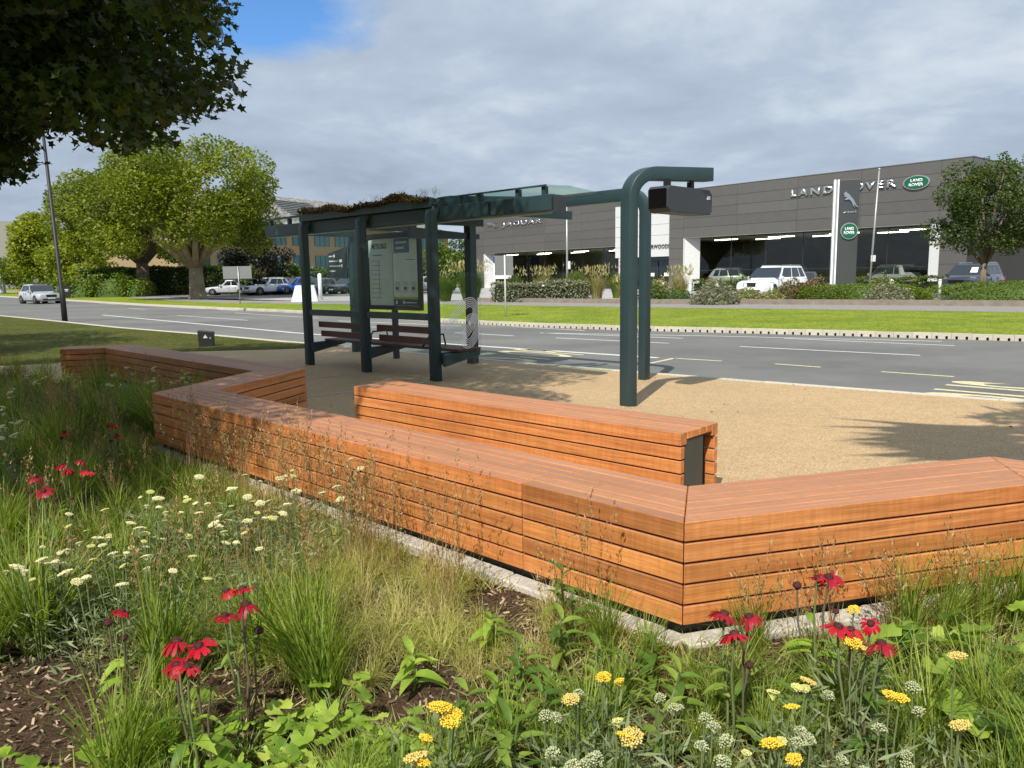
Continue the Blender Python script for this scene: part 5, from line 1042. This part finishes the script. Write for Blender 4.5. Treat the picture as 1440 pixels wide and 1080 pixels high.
def round_leaf(r):
    n = 20; vs = [(r * .95, 0, 0)]
    for k in range(n + 1):
        a = -2.75 + 5.5 * k / n; rr = r * (1 + (.10 if k % 2 else -.04)); vs.append((r * .95 + rr * math.cos(a), rr * math.sin(a), .16 * r * math.cos(3 * a) + .10 * r + (.10 * r if k % 2 else 0)))
    return MB().add(vs, [(0, k, k + 1) for k in range(1, n + 1)], True)
LL = [lance_leaf(.13, .036, .08).mesh('leaf', MATS['leaf_lance']), lance_leaf(.10, .034, .06).mesh('leaf', MATS['leaf_lance']), lance_leaf(.12, .045, .09).mesh('leaf', MATS['leaf_lime'])]
RL = [round_leaf(.034).mesh('leaf', MATS['leaf_lime']), round_leaf(.042).mesh('leaf', MATS['leaf_lime']), round_leaf(.034).mesh('leaf', MATS['leaf_lance'])]
stem_me = MB().tube([(0, 0, -.02), (.006, .004, .35), (-.004, .003, .7), (0, 0, 1)], [.0042, .0038, .0034, .003], 5, False).mesh('stem', MATS['stem_green']); stem_br = MB().tube([(0, 0, -.02), (.008, .004, .35), (-.006, .003, .7), (0, 0, 1)], [.0042, .0038, .0036, .0036], 5, False).mesh('stem', MATS['stem_brown'])
def petals(n, L0, d0):
    mb = MB()
    for k in range(n):
        a = 6.283 * k / n + random.uniform(-.1, .1); L = L0 * random.uniform(.8, 1.12); dr = d0 * random.uniform(.6, 1.4); a += random.uniform(-.12, .12); c, s = math.cos(a), math.sin(a); vs = []
        for i, (f, w) in enumerate(((0, .006), (.35, .0125), (.75, .0145), (1, .008))):
            r = .010 + L * f; z = .004 + .004 * f - dr * f * f; vs += [(r * c - w * .5 * -s * -1 * -1, 0, 0)] * 0 + [(r * c + s * w / 2, r * s - c * w / 2, z), (r * c - s * w / 2, r * s + c * w / 2, z + .002)]
        mb.add(vs, [(2 * i, 2 * i + 2, 2 * i + 3, 2 * i + 1) for i in range(3)], True)
    return mb.mesh('flower_head', MATS['petal_red'])
PE = [petals(15, .045, .026), petals(13, .043, .036), petals(16, .046, .016), petals(11, .040, .042), petals(14, .036, .030)]
cn = MB(); cn.sphere((0, 0, .006), .017, sz=.75, nu=10, nv=6)
for k in range(26): a = k * 2.4; r = .0165 * math.sqrt((k + .5) / 26); cn.add([(r * math.cos(a) + .002, r * math.sin(a), .012), (r * math.cos(a) - .002, r * math.sin(a) + .002, .012), (r * math.cos(a), r * math.sin(a) - .002, .012), (r * math.cos(a) * 1.1, r * math.sin(a) * 1.1, .024 - r * .35)], [(0, 1, 3), (1, 2, 3), (2, 0, 3)])
cone_me = cn.mesh('cone', MATS['cone_dark'])
def corymb(r, n, m, lift=.25):
    mb = MB()
    for k in range(n):
        a = k * 2.39996; rr = r * math.sqrt((k + .5) / n) * random.uniform(.92, 1.08); z = -rr * rr / r * lift + random.uniform(-.002, .002); s = .0047 * random.uniform(.7, 1.25) * (r / .035) ** .5; x, y = rr * math.cos(a), rr * math.sin(a)
        mb.add([(x - s, y, z), (x + s, y, z), (x, y - s, z), (x, y + s, z), (x, y, z + s * .7), (x, y, z - s)], [(0, 2, 4), (2, 1, 4), (1, 3, 4), (3, 0, 4), (2, 0, 5), (1, 2, 5), (3, 1, 5), (0, 3, 5)], True)
        if k % 3 == 0: mb.add([(x - .001, y, z), (x + .001, y, z), (0.001, 0, -.03), (-.001, 0, -.03)], [(0, 1, 2, 3)])
    return mb.mesh('flower_head', MATS[m])
HC = [corymb(r_, int(30 + r_ * 1500), m_) for r_, m_ in ((.034, 'yarrow_cream'), (.028, 'yarrow_cream'), (.022, 'yarrow_cream'), (.016, 'yarrow_cream'), (.026, 'yarrow_pale'), (.020, 'yarrow_pale'))]; HY = [corymb(r_, int(24 + r_ * 1600), m_) for r_, m_ in ((.036, 'yarrow_yellow'), (.028, 'yarrow_yellow'), (.020, 'yarrow_yellow'), (.030, 'yarrow_fade'), (.018, 'yarrow_pale'))]; HW = [corymb(random.uniform(.014, .026), 40, 'bud_white', .8) for _ in range(4)]
def feather_mesh(n, h, r):
    a = rng.random(n) * 6.283; rr = r * rng.random(n) ** .6; P0 = np.stack([rr * np.cos(a), rr * np.sin(a), h * rng.random(n) ** 1.3], 1); return np_mesh('foliage', leaves_at(P0, SPEAR * np.array((1.0, 1)), .055, np.stack([np.cos(a), np.sin(a), np.full(n, .8)], 1), .2), MATS['feather'], rng.random(n))
FE = [feather_mesh(150, .30, .10) for _ in range(3)] + [feather_mesh(190, .20, .14) for _ in range(2)]
def rz(): return random.uniform(0, 6.283)
# --- coneflowers
def coneflower(label, x, y, heads, h=.42, leaves=9, lime=False):
    z0 = soil_z(x, y); t = thing('coneflower', label, 'flower', (x, y, z0), 0, 'red coneflowers')
    for k, (dx, dy, dz) in enumerate(heads):
        H = h + dz - z0; s = inst('stem', stem_br if k % 2 else stem_me, t, (dx * .35, dy * .35, 0), (math.atan2(-dy * .65, H), math.atan2(dx * .65, H), 0), (1.15, 1.15, H)); 
        f = inst('flower_head', random.choice(PE), t, (dx, dy, H), (random.uniform(-.5, .35), random.uniform(-.45, .45), rz()), random.uniform(.62, .95)); inst('cone', cone_me, f)
    for k in range(random.choice((1, 1, 2))):      # spent heads that have lost their petals
        dx, dy = random.uniform(-.1, .1), random.uniform(-.1, .1); H = h * random.uniform(.62, .9) - z0; inst('stem', stem_br, t, (dx * .35, dy * .35, 0), (math.atan2(-dy * .65, H), math.atan2(dx * .65, H), 0), (1, 1, H)); inst('spent_head', cone_me, t, (dx, dy, H - .004), (0, 0, rz()), random.uniform(.7, 1.0))
    for k in range(leaves): hz = h * random.uniform(.1, .72); a = rz(); inst('leaf', LL[2] if lime and k % 3 else LL[k % 2], t, (.01 * math.cos(a), .01 * math.sin(a), hz), (random.uniform(-.3, .3), random.uniform(-.5, .35), a), random.uniform(.7, 1.1))
coneflower('single red coneflower with yellowing leaves at the left front', -1.30, 2.41, [(0, 0, 0)], .42, 14, True)
coneflower('cluster of four red coneflowers, upper of the two clusters at the left front', -.95, 2.47, [(-.04, .05, .015), (.05, -.03, 0), (0, -.09, -.01), (0.02, .03, .03)], .42, 10)
coneflower('cluster of red coneflowers, lower of the two clusters at the left front', -.97, 2.12, [(-.05, .06, 0), (.03, .03, 0), (.035, -.07, -.01), (-.02, -.02, -.03)], .42, 10, True)
coneflower('cluster of three red coneflowers just right of the bench corner', .68, 2.26, [(-.02, .05, 0), (.05, .01, .01), (-.02, -.07, -.01)], .42, 8)
coneflower('tall red coneflower against the right hand boards of the bench', 1.06, 2.57, [(0, 0, 0), (.05, .02, -.01)], .43, 14, True)
coneflower('cluster of red coneflowers among yellow yarrow at the right', 1.05, 2.18, [(-.07, .03, 0), (.03, .03, .01), (.02, -.06, -.01), (-.02, .05, -.02)], .42, 8)
for lb, x, y, hd in (('red coneflower cluster, largest in the shaded part of the bed', -2.55, 4.33, [(-.06, 0, 0), (.04, .03, .02), (.0, -.04, -.02), (.1, -.02, -.03)]), ('red coneflowers in deep shade near the bench tip', -2.93, 5.55, [(0, 0, 0), (.07, -.1, -.05), (-.05, .05, 0)]), ('red coneflower low at the left, below the shaded cluster', -2.38, 3.78, [(0, 0, 0)]), ('red coneflower at the left, next to the low one', -2.6, 4.07, [(0, 0, 0)]), ('lone red coneflower deep in the shade at the left', -3.17, 5.34, [(0, 0, 0)])): coneflower(lb, x, y, hd, .45, 7)
# --- yarrows
def yarrow(label, x, y, heads, hm, h=.42, fol=None, group=None, hs=1.0):
    z0 = soil_z(x, y); t = thing('yarrow', label, 'flower', (x, y, z0), 0, group)
    for k, (dx, dy, dz) in enumerate(heads):
        H = h + dz - z0; inst('stem', stem_me, t, (dx * .3, dy * .3, 0), (math.atan2(-dy * .7, H), math.atan2(dx * .7, H), rz() * 0), (.8, .8, H)); inst('flower_head', random.choice(hm), t, (dx, dy, H), (random.uniform(-.4, .4), random.uniform(-.4, .4), rz()), hs * random.uniform(.75, 1.15))
    inst('foliage', random.choice(FE if fol is None else fol), t, (0, 0, 0), (0, 0, rz()), random.uniform(.9, 1.3))
cream = [(-2.03, 3.11), (-1.92, 3.08), (-1.95, 2.98), (-2.12, 3.48), (-1.88, 3.31), (-1.97, 3.59), (-1.73, 3.19), (-1.91, 3.2), (-1.71, 3.38), (-1.6, 3.25), (-1.82, 3.88), (-1.63, 3.74), (-1.5, 3.64), (-1.28, 3.23), (-1.17, 3.18), (-1.52, 3.01), (-1.64, 3.01), (-1.29, 2.92), (-1.73, 3.57), (-1.63, 2.83), (-1.35, 3.75), (-1.2, 3.55), (-1.45, 3.9), (-1.1, 3.8), (-1.75, 4.15), (-1.5, 4.2), (-1.25, 4.05), (-1.05, 3.45), (-1.4, 3.45), (-1.95, 3.95), (-1.3, 4.4), (-.95, 4.0), (-1.0, 4.5)]
for i, (x, y) in enumerate(cream): yarrow('cream flat-headed yarrow in the sunlit patch at the left of the bed', x, y, [(random.uniform(-.03, .03), random.uniform(-.03, .03), random.uniform(-.03, .03))] + [(random.uniform(-.1, .1), random.uniform(-.1, .1), random.uniform(-.08, 0)) for _ in range(random.choice((1, 2, 2, 3)))], HC, .40, group='cream yarrow in the sunlit patch', hs=.8)
for x, y in [(-5.54, 8.62), (-4.91, 7.97), (-4.59, 7.0), (-4.94, 8.54), (-3.83, 8.12), (-3.39, 7.75), (-3.55, 8.37), (-3.68, 8.6), (-3.6, 5.3), (-3.87, 5.88), (-4.06, 7.62), (-3.5, 8.1), (-3.75, 7.9), (-4.3, 8.3), (-4.5, 9.0), (-4.1, 8.8), (-5.2, 8.3), (-5.0, 7.6), (-4.3, 6.4), (-3.7, 5.5)]: yarrow('pale yarrow in the deep shade by the far bench', x, y, [(random.uniform(-.06, .06), random.uniform(-.06, .06), random.uniform(-.04, .06)) for _ in range(3)], HC, .46, group='pale yarrow in the shade')
yel = [(-.22, 1.72), (-.24, 1.65), (-.2, 1.86), (.14, 1.88), (.24, 1.99), (.25, 1.78), (.53, 1.64), (.68, 1.9), (.75, 1.92), (1.11, 2.39), (.98, 1.88), (1.01, 2.17), (1.27, 2.08), (1.08, 1.74), (.60, 1.68)]
for i, (x, y) in enumerate(yel): yarrow('golden yellow yarrow in the front of the bed', x, y, [(0, 0, 0)] + ([(random.uniform(.02, .05), random.uniform(-.04, .04), random.uniform(-.03, 0)) for _ in range(i % 3)]), HY, .40, group='golden yarrow at the front', hs=.88)
for x, y in [(.1, 1.9), (.18, 1.95), (.17, 1.67), (.1, 1.67), (.46, 1.66), (.66, 1.74), (.74, 1.8), (.83, 1.93), (.9, 1.8), (.94, 1.67), (.78, 1.65), (.4, 1.91), (.49, 1.81), (1.09, 1.93)]: yarrow('whitish budding yarrow at the right front of the bed', x, y, [(random.uniform(-.03, .03), random.uniform(-.03, .03), random.uniform(-.05, .02)) for _ in range(random.choice((1, 2, 3)))], HW, .38, group='whitish budding yarrow')
# --- leafy plants
def upright_plant(label, x, y, h, lime=False, n=11):
    z0 = soil_z(x, y); t = thing('leafy_plant', label, 'plant', (x, y, z0), 0, 'upright leafy plants'); inst('stem', stem_me, t, (0, 0, 0), (random.uniform(-.12, .12), random.uniform(-.12, .12), 0), (1.2, 1.2, h))
    for k in range(n): f = .15 + .85 * k / n; a = k * 2.1 + random.uniform(-.3, .3); inst('leaf', LL[2] if lime else LL[k % 2], t, (0, 0, h * f), (random.uniform(-.3, .3), random.uniform(-.7, .15), a), random.uniform(.75, 1.15) * (1.1 - .35 * f))
lab_up = ['glossy upright leafy plant at the foot of the bench', 'green leafy plant left of the grass tuft under the bench corner', 'leafy green plant in the middle foreground', 'light green leafy seedling on the open bark', 'leafy plant at the bottom centre']
for i, (x, y) in enumerate([(.20, 3.12), (.24, 2.95), (.18, 2.8), (-.07, 2.5), (-.16, 2.32), (-.19, 2.1), (.38, 2.48), (.08, 2.32), (-.02, 2.13), (-.39, 2.71), (.02, 2.62), (.25, 2.32), (.12, 2.48), (1.47, 2.76), (-.1, 2.93), (.45, 2.2), (.2, 2.15), (.55, 2.42), (.8, 2.45), (.9, 2.3), (1.25, 2.5), (1.35, 2.35), (-.02, 1.9), (.1, 2.0), (.3, 2.6), (.5, 2.62), (1.3, 1.95), (1.45, 2.1)]):
    upright_plant(lab_up[0] if i < 3 else lab_up[3] if i == 9 else lab_up[1] if i < 8 else lab_up[2] if x > -.05 else lab_up[4], x, y, random.uniform(.14, .24) if i > 2 else .30 - .04 * i, i in (9, 14, 3))
def rosette(label, x, y, n=10, s=.85, dark=False):
    z0 = soil_z(x, y); t = thing('scalloped_leaf_plant', label, 'plant', (x, y, z0), 0, 'plants with round scalloped leaves'); st = MB(); spots = []
    for k in range(n): a = k * 2.4 + random.uniform(-.3, .3); r = random.uniform(.03, .13) * s; h = random.uniform(.06, .17) * s; spots.append((a, r, h)); st.tube([(0, 0, -.01), (r * .4 * math.cos(a), r * .4 * math.sin(a), h * .7), (r * math.cos(a), r * math.sin(a), h)], .0022, 4, False)
    st.build('stalks', MATS['stem_green'], t)
    for a, r, h in spots: inst('leaf', RL[2] if dark and random.random() < .5 else random.choice(RL[:2]), t, (r * math.cos(a), r * math.sin(a), h), (random.uniform(-.35, .35), random.uniform(-.1, .45), a), s * random.uniform(.75, 1.25))
for x, y in [(-.71, 2.34), (-.64, 2.51), (-.46, 2.21), (-.59, 2.11), (-.76, 2.18), (-.92, 2.02), (-.86, 2.25), (-1.11, 2.1), (-.35, 2.1), (-.41, 2.3), (-1.32, 1.98), (-1.5, 2.05), (-.7, 2.0), (-.5, 1.95), (-1.22, 2.22), (-1.2, 2.4)]: rosette('plant with bright round scalloped leaves at the left front of the bed', x, y, 15)
for x, y in [(1.64, 2.72), (1.64, 2.55), (1.85, 2.71), (1.62, 2.4), (1.49, 2.27), (1.44, 2.56), (1.53, 2.19), (1.8, 2.5)]: rosette('plant with round lobed leaves at the right edge below the bench', x, y, 9, 1.35, True)
# --- grasses
def clear_of(x, y):
    for cx_, cy_, r in ((-1.75, 2.62, .34), (-2.0, 2.95, .22), (-1.55, 2.4, .2), (-.05, 3.35, .22), (-.38, 2.66, .2), (.02, 3.05, .14), (-.62, 3.45, .14)):
        if (x - cx_) ** 2 + (y - cy_) ** 2 < r * r: return False
    return True
cntt = 0
def zone(x, y):
    if y > 2.95 and x > 1.2: return 'against the right hand bench boards'
    if x > .9: return 'near the right edge of the bed front'
    if .2 < x <= .9 and y > 2.55: return 'under the bench corner'
    if x < -1.9: return 'at the left edge beside the cream yarrow'
    if x < -1.05: return 'beside the open bark at the left'
    return 'in the middle of the bed'
def tuft(label, x, y, me, sc, group, stalks=None):
    global cntt
    z0 = soil_z(x, y); s = sc * random.uniform(.85, 1.2)
    if stalks is None: o = inst('grass_tuft', me, None, (x, y, z0), (random.uniform(-.28, .28), random.uniform(-.28, .28), rz()), s); tag(o, label, 'grass', group)
    else:
        o = thing('grass_tuft', label, 'grass', (x, y, z0), rz(), group); inst('blades', me, o, (0, 0, 0), (0, 0, 0), s); inst('seed_stalks', stalks, o, (0, 0, 0), (0, 0, rz()), random.uniform(.85, 1.15))
    cntt += 1
for x, y, s in ((-2.01, 3.08, 1.1), (-2.2, 3.2, 1.1), (-2.15, 2.95, 1.0), (-1.11, 2.27, .8), (-1.2, 2.1, .9), (-.78, 2.75, 1.05), (-.70, 2.62, .9), (.36, 2.92, .62), (.50, 2.78, .6), (.66, 2.62, .5), (1.62, 3.02, .78), (1.80, 3.06, .82), (1.98, 3.10, .8), (2.15, 3.14, .8), (2.3, 3.1, .8), (1.29, 2.25, .9), (1.56, 2.31, .9), (1.4, 1.9, .9), (1.25, 1.75, .9), (-.85, 3.05, 1.0), (-1.35, 2.75, .9), (-1.0, 2.9, .9), (.95, 2.85, .6), (1.6, 2.0, .9), (1.1, 1.5, .8)): tuft('large tuft of long arching grass blades ' + zone(x, y), x, y, random.choice(T_long), s, 'large green grass tufts')
def scatter(n, poly, fn, mind=.12):
    pts = []; k = 0; xs = [p[0] for p in poly]; ys = [p[1] for p in poly]
    while len(pts) < n and k < n * 60:
        k += 1; x = random.uniform(min(xs), max(xs)); y = random.uniform(min(ys), max(ys))
        if not inside(x, y, poly) or not clear_of(x, y) or any((x - a) ** 2 + (y - b) ** 2 < mind * mind for a, b in pts): continue
        pts.append((x, y)); fn(x, y)
    return pts
mid_poly = [(-1.25, 3.0), (-1.6, 4.9), (-2.35, 5.75), (.42, 3.02), (.1, 2.85), (-.45, 2.55)]
scatter(95, mid_poly, lambda x, y: tuft('fine olive and straw coloured grass tuft in the middle of the bed', x, y, random.choice(T_olive + T_straw[:2]), .72, 'fine straw coloured grass tufts', random.choice(K_short) if random.random() < .16 else None), .115)
scatter(28, [(-2.6, 6.1), (-2.75, 5.9), (-.1, 3.05), (.4, 2.95)], lambda x, y: tuft('dry grass with tall seed stalks against the long bench front', x, y, random.choice(T_olive), .5, 'seeding grasses along the bench', random.choice(K_stalk)), .10)
scatter(7, [(.85, 2.92), (2.0, 3.2), (2.1, 3.05), (.95, 2.75)], lambda x, y: tuft('dry grass with thin seed stalks before the right bench boards', x, y, random.choice(T_olive), .6, 'seeding grasses along the bench', random.choice(K_short)), .15)
left_poly = [(-2.9, 2.6), (-2.5, 4.2), (-3.2, 6.3), (-2.2, 5.4), (-1.5, 4.6), (-1.15, 3.3), (-1.25, 2.8), (-2.0, 2.5)]
scatter(62, left_poly, lambda x, y: tuft('green grass tuft among the yarrow at the left', x, y, random.choice(T_green + T_olive[:1]), .88, 'green grass tufts at the left', random.choice(K_short) if random.random() < .25 else None), .15)
def join_quads(name, items, label):
    """one object out of many tufts nobody could count"""
    Vs, Ts, Is, ms = [], [], [], []
    for me, M4 in items:
        n = len(me.vertices); co = np.empty(n * 3, np.float32); me.vertices.foreach_get('co', co); co = co.reshape(-1, 3) @ np.array(M4.to_3x3()).T + np.array(M4.translation); Vs.append(co.reshape(-1, 4, 3))
        tt = np.empty(len(me.polygons), np.float32); me.attributes['tint'].data.foreach_get('value', tt); Ts.append(tt)
        if me.materials[0] not in ms: ms.append(me.materials[0])
        Is.append(np.full(len(tt), ms.index(me.materials[0])))
    o = bpy.data.objects.new(name, np_mesh(name, np.concatenate(Vs), ms, np.concatenate(Ts), np.concatenate(Is))); link(o); return tag(o, label, 'grass', kind='stuff')
shade_items = []
def shade_tuft(x, y):
    for me, s_ in ((random.choice(T_long + T_green + T_olive), random.uniform(1.0, 1.35)),) + (((random.choice(K_stalk), 1.0),) if random.random() < .4 else ()):
        shade_items.append((me, Matrix.Translation((x, y, soil_z(x, y))) @ Matrix.Rotation(rz(), 4, 'Z') @ Matrix.Rotation(random.uniform(-.2, .2), 4, 'X') @ Matrix.Scale(s_, 4)))
scatter(150, [(-7.6, 11.6), (-6.6, 11.0), (-6.3, 11.2), (-3.0, 8.15), (-3.5, 6.8), (-3.2, 6.2), (-2.5, 4.2), (-2.9, 2.6), (-4.5, 4.5), (-8.2, 9.5)], shade_tuft, .2)
join_quads('shaded_grass', shade_items, 'tall mixed grass filling the shaded back of the bed')
scatter(75, [(-1.5, 1.7), (-.9, 1.3), (1.4, 1.3), (1.9, 2.6), (1.3, 2.75), (.6, 2.6), (-.3, 2.3)], lambda x, y: tuft('low green grass tuft between the flowers at the front', x, y, random.choice(T_green), .7, 'low grass tufts at the front'), .10)
# --- bark chips and short thatch
n = 26000; pts = []
while len(pts) < n:
    x = random.uniform(-3.4, 2.4); y = random.uniform(1.3, 6.2)
    if inside(x, y, bed_poly): pts.append((x, y, soil_z(x, y) + random.uniform(.001, .014)))
P = np.array(pts); CH = np.array([(-.16, 0), (.16, .06), (.13, .95), (-.12, 1)]); V = leaves_at(P, CH, .026, None, 1.0); leaf_mat('bark_chip', (.05, .03, .018), (.48, .35, .23), 0.0, .9, spec=.1)
o = bpy.data.objects.new('bark_chips', np_mesh('bark_chips', V, MATS['bark_chip'], rng.random(n) ** 1.7)); link(o); tag(o, 'loose brown bark chips covering the soil of the bed', 'bark mulch', kind='stuff')
pts = []
while len(pts) < 34000:
    x = random.uniform(-4.5, 2.2); y = random.uniform(1.4, 8)
    if inside(x, y, bed_poly) and clear_of(x, y) and math.sin(3 * x + 1) * math.sin(2.6 * y) + random.random() > .15: pts.append((x, y, soil_z(x, y)))
P = np.array(pts); up_ = np.stack([rng.normal(0, .8, len(P)), rng.normal(0, .8, len(P)), np.full(len(P), 1.1)], 1); V = leaves_at(P, SPEAR * np.array((.35, 1)), .11, up_, 0)
o = bpy.data.objects.new('grass_thatch', np_mesh('grass_thatch', V, MATS['blade_olive'], rng.random(len(P)))); link(o); tag(o, 'short fine grass and dry thatch between the plants of the bed', 'grass', kind='stuff')
# --- sedum on the shelter roof (uncountable)
leaf_mat('sedum', (.055, .03, .015), (.22, .15, .05), .12); n = 15000; a = rng.random(n) * 3.4; bb = rng.random(n) * 1.85
bb = np.where(rng.random(n) < .3, rng.uniform(-.08, .12, n), bb); hz = 2.50 + .10 * (1 + .5 * np.sin(a * 3.1) * np.sin(bb * 4 + 1) + .3 * np.sin(a * 7.3 + 1)) * rng.uniform(.5, 1.15, n)
V = leaves_at(np.stack([a, bb, hz], 1), DIAM, .045, np.tile((0, 0, .9), (n, 1)), .3); o = bpy.data.objects.new('roof_planting', np_mesh('roof_planting', V, MATS['sedum'], np.clip(.5 + .35 * np.sin(a * 2.2 + .5) + rng.normal(0, .25, n), 0, 1))); link(o, sh); o['kind'] = 'stuff'; o['label'] = 'reddish green sedum growing on the shelter roof'
sk = [inst('roof_stalks', random.choice(K_short), sh, (x, random.uniform(.02, .3), 2.50), (0, 0, rz()), .62) for x in (.9, 1.95, 2.0, 2.6, 2.75, 2.95, 1.4, 3.1, 3.3)]

# pale inlaid strips and a few fallen leaves on the gravel
for p, q in (((-3.5, 11.1), (-2.35, 12.15)), ((-2.9, 9.5), (-1.15, 10.95))):
    p, q = Vector(p), Vector(q); d = (q - p).normalized(); n = Vector((-d.y, d.x)) * .03; sheet('inlaid_strip', [p - n, q - n, q + n, p + n], .004, 'edging_concrete', plaza)
pts = []
while len(pts) < 90:
    x = random.uniform(-6, 6); y = random.uniform(4.5, 15)
    if inside(x, y, [(-3.5, 16.5), (0.2, 13.0), (5.1, 8.9), (6, 4.5), (1.2, 4.4), (-2, 8.6), (-6, 12.2)]): pts.append((x, y, .006))
V = leaves_at(np.array(pts), OVAL, .035, None, 2.5); o = bpy.data.objects.new('fallen_leaves', np_mesh('fallen_leaves', V, MATS['bark_chip'], rng.random(90))); link(o); tag(o, 'few dry fallen leaves scattered over the gravel', 'leaves', kind='stuff')
